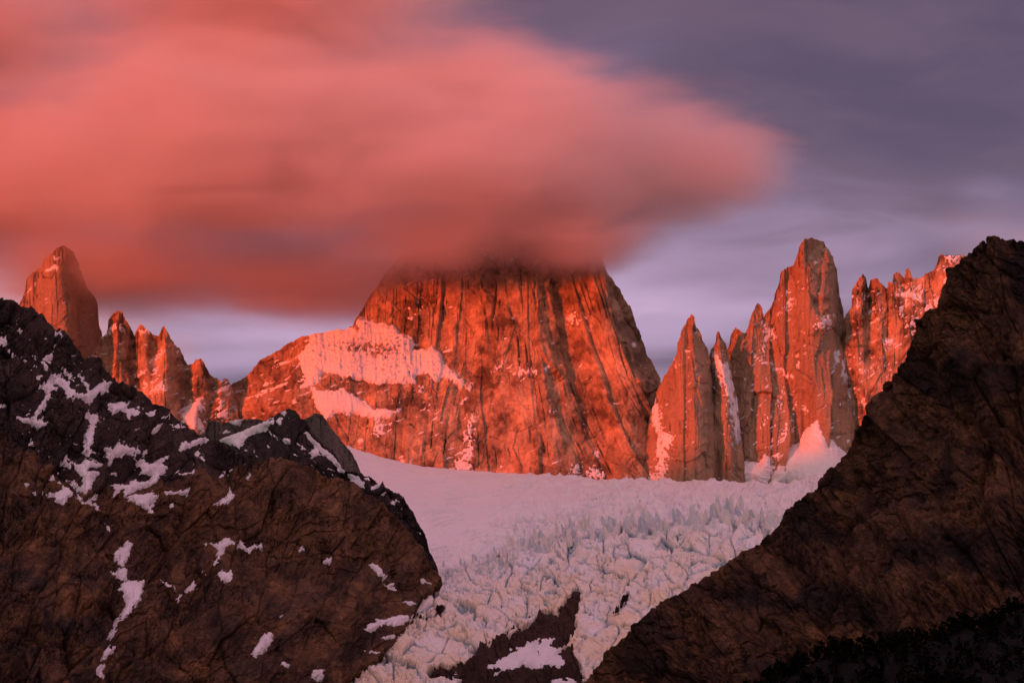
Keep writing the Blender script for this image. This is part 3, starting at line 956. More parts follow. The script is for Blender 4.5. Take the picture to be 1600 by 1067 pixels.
out = [(318, 712), (334, 694), (345, 687), (362, 681), (380, 675), (395, 667), (410, 660), (425, 652), (435, 645), (445, 640), (452, 638), (457, 639), (465, 645), (470, 654), (480, 660), (485, 672), (497, 685),
       (507, 696), (520, 702), (526, 712), (532, 727), (540, 736), (552, 752), (566, 775)]
rel = [[(320, 712, -90), (380, 676, -60), (445, 641, -10)], [(345, 720, -20), (400, 690, 0)], [(455, 641, 15), (460, 680, 60), (470, 740, 110), (475, 800, 150)], [(470, 656, 5), (500, 690, 10), (530, 728, 10), (560, 770, 10)],
       [(390, 740, 80), (420, 800, 120)], [(478, 680, 40), (520, 740, 60), (540, 790, 90)]]
sh = Sheet(out, 800, const(3600, rel), step=1.1, jag=1.6, seed=18)
sh.rough(crag(sh, 0.30, 63, 60, 0.1), 0.1)
o = sh.build('rocky_peak', M_dark, 250)
tag(o, 'small dark pyramid peak with a snow ramp on its left side above the glacier', 'mountain')
sh.patches('snow_patch', [z8(q) for q in (
    [(240, 350), (300, 322), (400, 285), (500, 245), (590, 212), (600, 240), (540, 290), (450, 320), (410, 355), (375, 402), (300, 372)],
    [(785, 305), (810, 315), (850, 360), (900, 400), (950, 440), (985, 480), (1010, 510), (1040, 560), (1060, 600), (1020, 570), (960, 490), (900, 440), (860, 410), (830, 370)],
    [(810, 430), (850, 400), (880, 440), (860, 455), (830, 460)], [(640, 185), (665, 165), (670, 180), (655, 200)], [(600, 230), (650, 205), (640, 240), (620, 265)], [(640, 360), (665, 335), (690, 350), (705, 372), (660, 375)],
    [(560, 300), (600, 330), (640, 360), (610, 345)], [(395, 415), (420, 405), (425, 418)], [(740, 370), (780, 395), (800, 420), (770, 405)])], M_snow, warp=2.5, thick=9, soft=3, blur_r=4)
sh.snow('ledge_snow', ledges(sh, 0.5, 0.05, 0.12, 1.15, 8, 0.6, 78, None), M_snow, thick=2.5, soft=3, blur_r=2, kind='stuff')

out = [(520, 742), (540, 735), (550, 736), (562, 740), (577, 744), (587, 752), (595, 757), (598, 751), (601, 760), (612, 766), (625, 772), (632, 780), (636, 788), (645, 800), (652, 815), (662, 832), (668, 845), (671, 860), (682, 884), (692, 910), (700, 935)]
rel = [[(522, 742, 0), (600, 760, 20), (636, 790, 20), (662, 834, 10), (698, 930, 0)], [(530, 800, 60), (600, 840, 90), (650, 900, 80)], [(560, 960, 150), (680, 960, 60)]]
sh = Sheet(out, 965, const(3200, rel), step=1.1, jag=2.2, seed=19)
sh.rough(crag(sh, 0.40, 64, 50, -0.4))
o = sh.build('rock_rib', M_dark, 160)
tag(o, 'thin jagged black rib with snowy ledges edging the smooth upper glacier', 'rock outcrop')
sh.patches('snow_patch', [z8(q) for q in (
    [(1030, 540), (1075, 560), (1120, 575), (1150, 610), (1160, 655), (1120, 640), (1080, 610)], [(1185, 660), (1230, 625), (1262, 615), (1250, 640), (1200, 672)], [(1265, 690), (1290, 668), (1296, 675), (1275, 700)],
    [(1320, 740), (1360, 715), (1375, 730), (1340, 755)], [(1150, 590), (1185, 580), (1190, 600), (1165, 605)], [(1370, 770), (1390, 765), (1392, 790)], [(1490, 925), (1505, 928), (1508, 940)])], M_snow, warp=1.5, thick=3.5, soft=3, blur_r=2)
sh.snow('ledge_snow', ledges(sh, -0.9, 0.05, 0.14, 1.2, 8, 0.6, 79, None), M_snow, thick=2.5, soft=3, blur_r=2, kind='stuff')

# ------------------------------------------------------------------ glacier
GL = [[(520, 690, 4550), (564, 706, 4600), (642, 723, 4700), (739, 735, 4780), (832, 738, 4850), (939, 744, 4900), (1007, 746, 4930), (1056, 751, 4950), (1130, 748, 4960), (1198, 752, 4950), (1261, 748, 4900), (1400, 720, 4900)],
      [(560, 760, 4000), (640, 790, 3850), (700, 820, 3800)], [(672, 860, 3420), (685, 890, 3250), (720, 880, 3380), (800, 862, 3520), (870, 826, 3720), (960, 812, 3820), (1080, 806, 3860), (1200, 806, 3860), (1350, 800, 3860)],
      [(800, 790, 4150), (1000, 775, 4350), (1200, 775, 4350)], [(690, 912, 3080), (655, 942, 2860), (628, 992, 2560), (590, 1032, 2370), (535, 1066, 2200), (470, 1130, 1950)],
      [(800, 920, 3180), (900, 900, 3250), (1000, 880, 3380), (1100, 860, 3500)], [(800, 1000, 2620), (900, 1000, 2660), (1000, 960, 2900)], [(600, 1130, 2000), (760, 1130, 2020), (920, 1130, 2060), (1100, 1090, 2200)]]
gout = [(470, 684), (520, 689), (545, 699), (564, 706), (600, 716), (642, 724), (690, 731), (739, 735.5), (790, 737), (832, 738), (885, 742), (939, 745), (1007, 746), (1056, 750), (1110, 748), (1160, 750), (1198, 752), (1230, 751),
        (1261, 747), (1300, 738), (1380, 715), (1450, 700)]
gdepth = lambda X, Y: rbf(GL, X, Y, 16.0, 2.0)
sh = Sheet(gout, 1125, gdepth, step=1.05, jag=0.6, seed=20, jag_f=0.05)
X, Y = sh.PX, sh.PY
# where the ice breaks up: below the serac crest line
crest_x = [470, 672, 720, 760, 800, 850, 880, 920, 960, 1000, 1060, 1100, 1150, 1200, 1450]
crest_y = [900, 893, 878, 868, 850, 836, 826, 816, 812, 812, 808, 800, 800, 806, 800]
cy = np.interp(X, crest_x, crest_y)
below = Y - cy
fall = sstep(below, -3, 10)
mid = sstep(below + 60 + 20 * fbm(X / 90, Y / 40, 81, 3), 0, 50) * sstep(X, 640, 800) * (1 - fall)
far_c = sstep(X + (Y - 740) * 0.5, 730, 900) * (1 - fall)
m = sh.Y / F
wx = fbm(X / 60, Y / 40, 82, 4) * 14
wy = fbm(X / 60, Y / 40, 83, 4) * 10
Xw, Yw = X + wx, Y + wy
sc = sstep(below, 0, 160)
Xf_, Yf_ = X + 0.35 * Y, Y - 0.25 * X          # blocks line up with the flow, down to the left
i1, h1 = facets(Xf_, Yf_, 52, 284, 16, 34, 0.6, 14, 0.05)
i2, cid = facets(Xf_, Yf_, 21, 84, 10, 24, 0.55, 9, 0.08)
i3, gid = facets(Xf_, Yf_, 8.5, 85, 4.5, 12, 0.65, 4, 0.10)
i4, _ = facets(Xf_, Yf_, 4.4, 285, 2.0, 5, 0.7)
crev = np.minimum(0, i2)
rid = ridged((Xw + 0.6 * Yw) / 30, (Yw - 0.3 * Xw) / 70, 86, 3, 0.5) * 12
lip = np.exp(-((below - 8) / 16.0) ** 2)
act = 0.25 + 0.70 * sstep(fbm(X / 60, Y / 34, 285, 3), -0.25, 0.25)
cv = pn(X / 90 + 0.3 * wx / 14, (Yf_ + wy * 0.6) / 11, 290)
cv = -np.exp(-(cv / 0.07) ** 2) * 9 * sstep(fbm(X / 70, Y / 40, 291, 3), -0.1, 0.25)
cv2 = pn(X / 120, (Y + 0.10 * (X - 900) * np.abs(X - 900) / 300 + wy * 0.4) / 6.5, 292)
cv2 = -np.exp(-(cv2 / 0.07) ** 2) * 15 * sstep(fbm(X / 80, Y / 22, 293, 3), 0.0, 0.3)
D = fall * (cv + i1 * 0.8 + rid + fbm(X / 40, Y / 26, 87, 4) * 8 + (i2 + i3 + i4) * act) * (0.85 + 0.6 * lip)
# calmer ice lower down
D = D * (1 - 0.30 * sc)
pl = far_c * (ridged(Xw / 42, Yw / 13, 89, 4, .6) * 17 + (cid - .5) * 6.0 * sstep(fbm(X / 70, Y / 30, 91, 3), 0.0, 0.4) + fbm(Xw / 9, Yw / 5, 92, 3) * 3.0)
pl = pl + mid * (ridged(Xw / 20, Yw / 8, 93, 4, .6) * 14 + crev * 0.5)
pl = pl + fbm(X / 110, Y / 30, 94, 4) * 7 + fbm(X / 26, Y / 6, 295, 3) * 1.6 + sstep(Y, 800, 830) * (1 - fall) * sstep(-X, -760, -640) * (ridged(Xw / 16, Yw / 8, 95, 3) * 5)
pl = pl + cv2 * sstep(X + (Y - 740) * 0.6, 610, 760) * sstep(Y, 742, 756)
D = D + pl * (1 - fall)
z6 = lambda pts: zoomed(630, 800, 0.25, pts)
isl = z6([(140, 1005), (160, 975), (200, 955), (250, 938), (300, 955), (350, 935), (370, 940), (430, 930), (480, 870), (540, 820), (620, 770), (645, 742), (660, 765), (700, 745), (740, 720), (780, 680), (830, 640), (900, 608), (960, 622), (1010, 560), (1050, 500), (1088, 458), (1110, 480),
          (1112, 560), (1070, 640), (1085, 700), (1050, 780), (1000, 830), (1060, 850), (1070, 900), (1110, 950), (1105, 1000), (1130, 1030), (1110, 1100), (1100, 1320), (200, 1320), (330, 1080), (370, 1030), (300, 1040), (240, 1020), (180, 1035)])
hole1 = z6([(78, 655), (130, 650), (190, 640), (225, 600), (268, 582), (272, 595), (240, 630), (180, 658), (110, 665)])
hole2 = z6([(1385, 510), (1410, 495), (1425, 500), (1410, 535), (1370, 580), (1320, 640), (1310, 635), (1350, 590)])
iw = fbm(X * .1, Y * .1, 96, 4, .6) * 3.0
sh.D = D
X2, Y2 = sh.seen()
sh.QX = None
sd_rock = np.maximum(np.maximum(poly_sd(isl, X2 + iw, Y2 + iw), poly_sd(hole1, X2 + iw, Y2 + iw)), poly_sd(hole2, X2 + iw, Y2 + iw * 2))
sink = sstep(sd_rock, -1.0, 3.0)
Dg = D * (1 - sink) + sink * -26
sh.D = Dg
hi = sh.D - blur(sh.D, 6)
dirt = np.clip(fall * (0.45 + 0.75 * sc) + 0.22 * mid, 0, 1) * np.clip(0.75 + fbm(X / 50, Y / 30, 97, 4) * 0.7, 0, 1)
blue = np.clip(-hi / 7.0, 0, 1) * (0.35 + 0.65 * fall) + lip * fall * 0.45 * np.clip(0.5 + fbm(X / 14, Y / 14, 98, 3), 0, 1)
smooth_snow = 1 - np.clip(fall + mid + far_c * 0.6, 0, 1)
rough_q = np.concatenate([np.zeros((4, X.shape[1] - 1)), (fall + mid + far_c * 0.0)[:-1, :-1]], 0) < 0.35
glacier = sh.build('glacier', M_ice, 600, smooth=rough_q.ravel(), extra={'dirt': np.clip(dirt, 0, 1), 'blue': np.clip(blue, 0, 1) * (1 - smooth_snow)})
tag(glacier, 'broken blue white glacier pouring between the two dark slopes', 'glacier', 'structure')
gsheet = sh

# rock islands inside the ice
isl_sh = sh
Pg = sh.P


def island(poly, label, seed, pad=14):
    xs = [q[0] for q in poly]
    ys = [q[1] for q in poly]
    b = Sheet.__new__(Sheet)
    c0, c1 = np.searchsorted(sh.PX[0], [min(xs) - pad, max(xs) + pad])
    rows = np.where((sh.PY[:, c0:c1] > min(ys) - pad).any(1) & (sh.PY[:, c0:c1] < max(ys) + pad).any(1))[0]
    r0, r1 = rows[0], rows[-1] + 1
    sl = (slice(r0, r1), slice(c0, c1))
    for k in ('PX', 'PY', 'Y'):
        setattr(b, k, getattr(sh, k)[sl])
    b.P, b.N = sh.P[sl], sh.N[sl]
    b.mpp, b.seed = float(b.Y.mean()) / F, seed
    s = sink[sl]
    b.D = -14 * (1 - s) * 1.0 + crag(b, 0.40, seed, 40, -0.4) + s * 2
    b.D = np.where(s > 0.02, b.D, -30)
    keep = (s > 0.01)
    k2 = keep[:-1, :-1] | keep[1:, :-1] | keep[1:, 1:] | keep[:-1, 1:]
    V = b.surf()
    v, q, _ = compact(V.reshape(-1, 3), grid_quads(*b.PX.shape, k2))
    b.obj = mesh_obj('rock_outcrop', v, q, M_dark_brown, origin=(float(v[:, 0].mean()), float(v[:, 1].mean()), float(v[:, 2].min())), smooth=False)
    tag(b.obj, label, 'rock outcrop')
    return b


M_dark_brown = rock_mat('wet_brown_rock', [(0.085, 0.048, 0.032), (0.055, 0.034, 0.026), (0.12, 0.066, 0.040)], 0.014, (1, 1, 0.6), 0.9, 0.08)
b = island(isl, 'large brown rock bared in the middle of the icefall near the bottom edge', 131)
b.patches('snow_patch', [z6(q) for q in (
    [(510, 975), (560, 945), (640, 905), (760, 830), (850, 788), (950, 788), (910, 832), (1000, 850), (965, 895), (1020, 945), (1000, 970), (900, 965), (830, 978), (740, 965), (700, 975), (640, 985), (570, 1020), (610, 975)],
    [(170, 1045), (230, 1020), (300, 1025), (372, 1008), (350, 1035), (300, 1075), (180, 1080)], [(1090, 930), (1110, 945), (1100, 965)], [(670, 860), (740, 838), (700, 860)],
    [(920, 1060), (1010, 1040), (1060, 1045), (1090, 1080), (900, 1090)])], M_snow, warp=3, thick=5, soft=3, blur_r=3)
island(hole1, 'small dark rock sliver near the left margin of the icefall', 132)
island(hole2, 'small dark rock strip showing through ice near the right slope', 133)

# standing ice towers, each one a part of the glacier
rng = random.Random(5)


def serac_mesh(k):
    r = random.Random(100 + k)
    bm = bmesh.new()
    w, d = 1.0, r.uniform(0.35, 0.8)
    lean = r.uniform(-0.35, 0.25)
    tops = r.choice((1, 2, 2, 3))
    for i in range(7):
        a = i / 7 * 2 * math.pi + r.uniform(-.3, .3)
        bm.verts.new((math.cos(a) * w * .5 * r.uniform(.8, 1.1), math.sin(a) * d * .5 * r.uniform(.8, 1.1), -0.6))
    for i in range(6):
        a = i / 6 * 2 * math.pi + r.uniform(-.4, .4)
        z = r.uniform(0.25, 0.6)
        bm.verts.new((math.cos(a) * w * .42 * r.uniform(.6, 1.0) + lean * z, math.sin(a) * d * .4 * r.uniform(.6, 1.0), z))
    for i in range(tops + 1):
        bm.verts.new((r.uniform(-.26, .26) + lean, r.uniform(-.12, .12) * d, r.uniform(0.8, 1.15)))
    res = bmesh.ops.convex_hull(bm, input=bm.verts[:])
    junk = [e for e in res['geom_interior'] if isinstance(e, bmesh.types.BMVert)]
    bmesh.ops.delete(bm, geom=junk, context='VERTS')
    me = bpy.data.meshes.new('serac')
    bm.to_mesh(me)
    bm.free()
    for an, val in (('dirt', 0.25 if k % 3 else 0.6), ('blue', (0.2, 0.4, 0.65)[k % 3])):  # blue holds ice colour plus painted shade of the steep faces
        a = me.attributes.new(an, 'FLOAT', 'POINT')
        a.data.foreach_set('value', np.full(len(me.vertices), val, np.float32))
    me.materials.append(M_ice)
    return me


SM = [serac_mesh(k) for k in range(14)]
gp = glacier.location
surf_pts = gsheet.surf()
n_ser = 0
spots = []
for i in range(170):                         # along the breaking edge
    x = rng.uniform(690, 1235)
    y = float(np.interp(x, crest_x, crest_y)) + rng.triangular(-6, 34, 4)
    big = 0.55 + 0.9 * math.exp(-((x - 1110) / 90) ** 2) + 0.5 * math.exp(-((x - 960) / 60) ** 2) + 0.35 * math.exp(-((x - 850) / 60) ** 2)
    spots.append((x, y, big * rng.uniform(11, 22), 0))
for i in range(120):                         # lower down, smaller
    x = rng.uniform(690, 1150)
    y = float(np.interp(x, crest_x, crest_y)) + rng.uniform(25, 120)
    spots.append((x, y, rng.uniform(5, 10), 1))
for x, y, hpx, low in spots:
    c = int(np.clip(np.searchsorted(gsheet.PX[0], x), 0, gsheet.PX.shape[1] - 1))
    r_ = int(np.clip(np.searchsorted(gsheet.PY[:, c], y), 0, gsheet.PY.shape[0] - 1))
    if sink[r_, c] > 0.05:
        continue
    p = surf_pts[r_, c]
    mp = gsheet.Y[r_, c] / F
    o = bpy.data.objects.new('serac', SM[rng.randrange(len(SM))])
    col.objects.link(o)
    o.parent = glacier
    o.location = Vector([float(v) for v in p]) - gp
    h = hpx * mp
    wd = h * rng.uniform(0.45, 0.95)
    o.scale = (wd, wd * rng.uniform(.7, 1.2), h)
    o.rotation_euler = (rng.uniform(-.15, .15), rng.uniform(-.25, .1), rng.uniform(-.7, .7))

# ------------------------------------------------------------------ left foreground mountain
LY = [[(-470, 300, 2150), (-160, 360, 2350), (0, 466, 2450), (100, 520, 2520), (200, 597, 2620), (300, 668, 2720), (385, 711, 2800), (480, 724, 2850), (567, 764, 2900), (640, 830, 2930), (690, 906, 3010)],
      [(-470, 700, 1800), (-160, 700, 1950), (0, 700, 2080), (100, 640, 2260), (200, 700, 2330)], [(300, 760, 2480), (400, 790, 2600), (500, 800, 2690), (600, 830, 2780), (670, 880, 2920)],
      [(340, 850, 2420), (430, 850, 2500), (540, 870, 2620), (620, 880, 2740), (680, 912, 2960)], [(660, 930, 2850), (628, 985, 2530), (590, 1030, 2340), (535, 1070, 2170)],
      [(0, 880, 1750), (150, 850, 2000), (190, 960, 1830), (160, 1067, 1600)], [(300, 960, 1980), (420, 960, 2140), (520, 960, 2320)], [(-470, 1120, 1050), (-160, 1120, 1250), (0, 1120, 1380), (200, 1120, 1560), (400, 1120, 1800), (520, 1130, 1960)]]
lout = [(-470, 300), (-380, 290), (-270, 330), (-170, 375), (-60, 430), (0, 466), (12, 470), (22, 474), (30, 481), (45, 480), (62, 490), (77, 502), (85, 512), (100, 520), (110, 527), (117, 535), (127, 545), (136, 560), (147, 557), (160, 570), (172, 585), (190, 594), (210, 600), (225, 612), (237, 625),
        (250, 635), (265, 648), (280, 659), (290, 660), (302, 670), (317, 681), (340, 687), (355, 695), (375, 702), (385, 712), (400, 716), (420, 717), (455, 720), (480, 725), (495, 732), (515, 742), (535, 744), (550, 755), (567, 765), (585, 772), (600, 784), (618, 800),
        (632, 816), (645, 838), (658, 858), (670, 872), (680, 890), (690, 905), (697, 916), (704, 930)]
sh = Sheet(lout, 1120, lambda X, Y: rbf(LY, X, Y, 18.0, 1.0), step=1.05, jag=3.0, seed=21, jag_f=0.11, jx=3.0)
X, Y = sh.PX, sh.PY
gpoly = [(692, 909), (657, 941), (650, 962), (628, 992), (608, 1016), (590, 1033), (560, 1054), (535, 1068), (500, 1140), (900, 1140), (900, 909)]
iw = fbm(X * .09, Y * .09, 99, 4, .6) * 4
gs = poly_sd(gpoly, X + iw, Y + iw)
D = crag(sh, 0.8, 22, 130, 0.30)
# steep band below the brown bulge
nband = fbm(X / 70, Y / 50, 140, 3) * 14
D = D * (1 - 0.55 * sstep(Y - 0.1 * X + nband, 815, 860) * sstep(X, 300, 420)) * (0.35 + 0.65 * sstep(-gs, 0, 40)) - 130 * sstep(gs, -6, 22)
sh.rough(D, 0.4)
# the blackish upper band of rock, and brown below it
line = np.interp(X, [-160, 0, 60, 140, 230, 330, 400, 480, 700], [690, 690, 720, 760, 745, 742, 716, 700, 690]) + fbm(X / 40, Y / 30, 141, 4) * 12
upper_dark = 1 - sstep(Y - line, -6, 8)
scree = sstep(Y, 850, 880) * sstep(fbm(X / 60, Y / 40, 142, 4), 0.0, 0.35) * 0.55
left_m = sh.build('mountain', M_brown, 900, tone=np.clip(upper_dark + scree + 0.5 * sstep(-X, -330, -100) * sstep(fbm(X / 50, Y / 50, 143, 3), -.1, .3), 0, 1))
tag(left_m, 'dark brown rocky mountainside with scattered snow patches filling the lower left', 'mountain', 'structure')
zb = lambda pts: zoomed(0, 680, 0.25, pts)
zc = lambda pts: zoomed(100, 800, 0.25, pts)
zd = lambda pts: zoomed(330, 800, 0.25, pts)
lp = [za(q) for q in (
    [(290, 382), (315, 388), (280, 405), (290, 440), (315, 480), (330, 510), (400, 540), (430, 560), (425, 575), (470, 610), (520, 625), (545, 600), (530, 575), (490, 520), (480, 490), (500, 490), (530, 540), (560, 560), (555, 590), (580, 600), (610, 570), (635, 545), (640, 520),
     (655, 545), (700, 545), (680, 575), (650, 610), (600, 640), (560, 680), (545, 685), (540, 665), (480, 645), (455, 635), (460, 665), (430, 660), (400, 600), (370, 575), (330, 555), (300, 540), (285, 515), (255, 515), (260, 540), (240, 540), (225, 510), (270, 512), (310, 510), (275, 460), (255, 420)],
    [(322, 392), (370, 440), (420, 490), (465, 540), (460, 556), (425, 512), (375, 457), (322, 404)], [(245, 560), (320, 565), (345, 580), (355, 600), (320, 600), (300, 620), (270, 605), (255, 580)],
    [(295, 628), (310, 638), (275, 710), (238, 757), (228, 772), (242, 790), (298, 800), (287, 818), (250, 838), (180, 815), (130, 790), (75, 738), (140, 780), (198, 775), (212, 755), (235, 705), (260, 675)],
    [(520, 750), (560, 740), (570, 728), (580, 745), (615, 755), (600, 810), (580, 860), (580, 920), (560, 970), (590, 990), (540, 1015), (515, 990), (530, 965), (515, 945), (525, 900), (520, 890), (545, 850), (570, 820), (565, 790), (540, 770)],
    [(670, 680), (700, 680), (720, 690), (760, 668), (790, 690), (790, 710), (830, 720), (885, 740), (860, 755), (820, 750), (815, 780), (795, 780), (790, 740), (750, 725), (720, 740), (705, 775), (700, 740), (680, 720)],
    [(1120, 978), (1135, 920), (1180, 928), (1260, 893), (1335, 910), (1250, 932), (1200, 952), (1130, 982)], [(1210, 993), (1240, 988), (1245, 1010), (1295, 1037), (1280, 1042), (1225, 1012)],
    [(340, 235), (400, 235), (395, 260), (380, 280), (360, 255)], [(-10, 272), (25, 280), (48, 295), (30, 320), (-10, 318)], [(46, 342), (112, 393), (117, 417), (60, 364)],
    [(110, 222), (122, 222), (138, 242), (125, 240)], [(148, 410), (168, 412), (165, 428), (150, 425)], [(208, 392), (222, 398), (242, 428), (228, 424)], [(945, 860), (1000, 812), (1005, 825), (955, 865)],
    [(915, 740), (955, 735), (962, 760), (935, 765)], [(995, 762), (1060, 765), (1055, 774), (1000, 770)], [(1065, 822), (1120, 818), (1165, 828), (1110, 836)], [(465, 925), (480, 930), (500, 948), (482, 944)], [(-10, 675), (20, 695), (18, 712), (-10, 700)])]
lp += [zb(q) for q in (
    [(525, 150), (545, 158), (575, 165), (600, 178), (642, 180), (620, 202), (560, 196), (550, 222), (622, 235), (600, 252), (580, 290), (565, 340), (540, 382), (500, 352), (440, 312), (418, 288), (500, 322), (520, 300), (510, 270), (480, 222), (428, 152), (490, 190), (515, 180)],
    [(352, 160), (400, 153), (452, 205), (430, 212), (390, 178)], [(320, 268), (380, 305), (430, 340), (457, 375), (420, 395), (405, 432), (340, 415), (350, 385), (300, 380), (263, 363), (330, 368), (380, 345), (395, 310)],
    [(468, 383), (520, 410), (600, 430), (612, 446), (560, 440), (510, 425)], [(585, 458), (605, 450), (622, 468), (600, 472)], [(555, 392), (605, 395), (600, 402), (560, 402)],
    [(640, 75), (690, 75), (750, 53), (800, 80), (850, 78), (870, 105), (922, 110), (915, 132), (880, 120), (830, 110), (850, 150), (900, 175), (960, 180), (1052, 128), (1052, 142), (990, 182), (1045, 190), (1032, 230), (1000, 260), (980, 297), (920, 322), (880, 337), (830, 352), (780, 392), (770, 342),
     (698, 387), (720, 332), (688, 308), (800, 312), (850, 268), (850, 292), (930, 292), (950, 250), (870, 242), (890, 215), (850, 180), (835, 140), (800, 118), (740, 140), (710, 140), (690, 192), (668, 190), (680, 160), (650, 135), (665, 110)],
    [(780, 390), (840, 368), (910, 370), (950, 343), (962, 380), (992, 390), (960, 422), (920, 442), (955, 465), (950, 485), (920, 470), (900, 462), (860, 432), (808, 410)],
    [(670, 240), (710, 235), (742, 252), (700, 248)], [(1028, 350), (1070, 355), (1140, 345), (1160, 333), (1177, 376), (1090, 367), (1040, 372)], [(1345, 442), (1400, 400), (1430, 365), (1435, 343), (1464, 375), (1440, 412), (1410, 432)],
    [(1090, 225), (1130, 238), (1210, 230), (1160, 246), (1120, 246)], [(1360, 265), (1390, 240), (1398, 252), (1375, 270)], [(1530, 272), (1560, 240), (1572, 252), (1550, 275)], [(150, 305), (168, 300), (176, 318), (158, 318)], [(185, 345), (230, 372), (222, 376), (188, 352)],
    [(165, 65), (190, 48), (225, 62), (215, 70)], [(1060, 440), (1075, 430), (1085, 445), (1070, 452)])]
lp += [zc(q) for q in (
    [(850, 215), (890, 188), (955, 205), (1002, 160), (1060, 178), (1150, 225), (1230, 200), (1248, 203), (1237, 242), (1200, 222), (1165, 242), (1155, 262), (1130, 236), (1070, 206), (1040, 200), (1005, 232), (975, 282), (940, 335), (928, 322), (962, 287), (960, 230), (905, 195)],
    [(385, 183), (434, 200), (412, 250), (400, 300), (370, 342), (350, 332), (320, 310), (306, 265), (330, 235), (370, 215)], [(345, 345), (385, 360), (392, 400), (397, 432), (350, 420), (320, 402), (292, 376), (340, 370)],
    [(372, 440), (430, 435), (503, 438), (487, 490), (472, 560), (432, 602), (390, 652), (342, 692), (330, 722), (308, 720), (325, 680), (368, 610), (388, 570), (368, 530), (380, 510), (343, 480), (358, 463)],
    [(298, 745), (345, 722), (332, 748), (290, 792), (262, 797)], [(290, 843), (322, 840), (302, 872), (252, 922), (232, 932), (250, 880)], [(193, 958), (252, 958), (232, 1000), (252, 1040), (225, 1032), (203, 1005)],
    [(253, 72), (275, 93), (297, 110), (286, 132), (263, 115)], [(762, 492), (790, 460), (838, 438), (817, 477), (792, 497)], [(963, 385), (990, 368), (1052, 395), (1037, 442), (1000, 432), (968, 410)], [(602, 423), (640, 443), (690, 493), (727, 527), (660, 482)],
    [(700, 552), (738, 555), (735, 568), (712, 564)], [(1173, 882), (1213, 820), (1238, 770), (1290, 753), (1310, 780), (1282, 832), (1252, 882), (1217, 892), (1195, 912)], [(862, 384), (880, 376), (884, 392), (868, 398)])]
lp += [zd(q) for q in (
    [(433, 933), (465, 938), (490, 972), (470, 977)], [(618, 1030), (640, 988), (702, 983), (692, 1010), (702, 1042), (670, 1057)], [(983, 328), (1010, 320), (1052, 345), (1087, 400), (1077, 422), (1038, 385)], [(1078, 453), (1147, 458), (1153, 490), (1113, 480)],
    [(1193, 558), (1302, 563), (1292, 587), (1240, 582)], [(953, 728), (980, 708), (1025, 690), (1035, 663), (1060, 678), (1160, 648), (1272, 643), (1283, 682), (1222, 724), (1200, 700), (1150, 712), (1080, 700), (1030, 727), (1010, 747), (970, 742)],
    [(1053, 792), (1110, 768), (1192, 773), (1130, 792)], [(957, 868), (1052, 873), (1047, 887)], [(688, 312), (730, 291), (757, 305), (720, 327)], [(1298, 418), (1345, 433), (1412, 448), (1417, 462), (1320, 442)], [(545, 238), (575, 234), (572, 242), (548, 243)], [(425, 645), (440, 640), (442, 652), (428, 655)])]
sh.patches('snow_patch', lp, M_snow, warp=2.8, wf=0.16, thick=6.5, soft=2.5, blur_r=3)
zn = 0.25 * upper_dark - 0.6 * (1 - upper_dark)
sh.snow('ledge_snow', ledges(sh, -0.15, 0.05, 0.14, 1.6, 8, 0.6, 80, zn) - 20 * sstep(gs, -10, 0), M_snow, thick=1.8, soft=3, blur_r=2, kind='stuff')

# ------------------------------------------------------------------ right foreground mountain
RY = [[(2060, 370, 1420), (1760, 360, 1560), (1600, 370, 1650), (1530, 385, 1680), (1480, 440, 1720), (1420, 545, 1770), (1325, 691, 1850), (1238, 790, 1930), (1119, 890, 2010), (1006, 963, 2060), (905, 1072, 2100), (860, 1120, 2110)],
      [(1600, 560, 1480), (1500, 620, 1560), (1430, 700, 1620), (1300, 820, 1760)], [(1600, 620, 1470), (1760, 600, 1400), (2060, 600, 1250)], [(1600, 820, 1250), (1450, 880, 1330), (1300, 930, 1480), (1120, 1000, 1750)], [(2060, 1120, 800), (1760, 1120, 900), (1600, 1120, 980), (1400, 1120, 1120), (1200, 1120, 1380), (1000, 1120, 1800)]]
rout = [(855, 1122), (880, 1095), (905, 1070), (913, 1064), (926, 1050), (946, 1016), (973, 990), (1006, 963), (1059, 930), (1100, 903), (1119, 890), (1165, 857), (1205, 824), (1238, 791), (1271, 758), (1300, 727), (1318, 705), (1325, 691), (1331, 675), (1338, 662), (1344, 649), (1361, 629), (1374, 610), (1390, 590),
        (1398, 574), (1413, 568), (1418, 548), (1426, 529), (1435, 509), (1452, 493), (1471, 477), (1473, 454), (1480, 436), (1487, 421), (1497, 411), (1507, 402), (1519, 387), (1530, 379), (1545, 373), (1575, 370), (1600, 369), (1660, 362), (1760, 350), (1850, 362), (1950, 345), (2060, 370)]
sh = Sheet(rout, 1122, lambda X, Y: rbf(RY, X, Y, 18.0, 1.0), step=1.1, jag=4.0, seed=24, jag_f=0.07, jx=5.0)
X, Y = sh.PX, sh.PY
D = crag(sh, 1.0, 25, 150, -0.25)
gully = np.exp(-((Y - (650 + 0.15 * (X - 1500) + 22 * fbm(X / 60, Y / 60, 145, 3))) / 14) ** 2) * sstep(X, 1420, 1500) * 18
gully2 = np.exp(-((X - (1330 - 0.35 * (Y - 800) + 24 * fbm(X / 60, Y / 60, 146, 3))) / 9) ** 2) * sstep(Y, 690, 760) * 14
sh.rough(D - gully - gully2, 0.4)
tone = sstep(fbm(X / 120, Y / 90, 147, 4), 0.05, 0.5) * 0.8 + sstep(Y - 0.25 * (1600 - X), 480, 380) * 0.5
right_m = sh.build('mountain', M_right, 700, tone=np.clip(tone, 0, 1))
tag(right_m, 'near black rocky mountainside rising steeply along the right edge', 'mountain', 'structure')

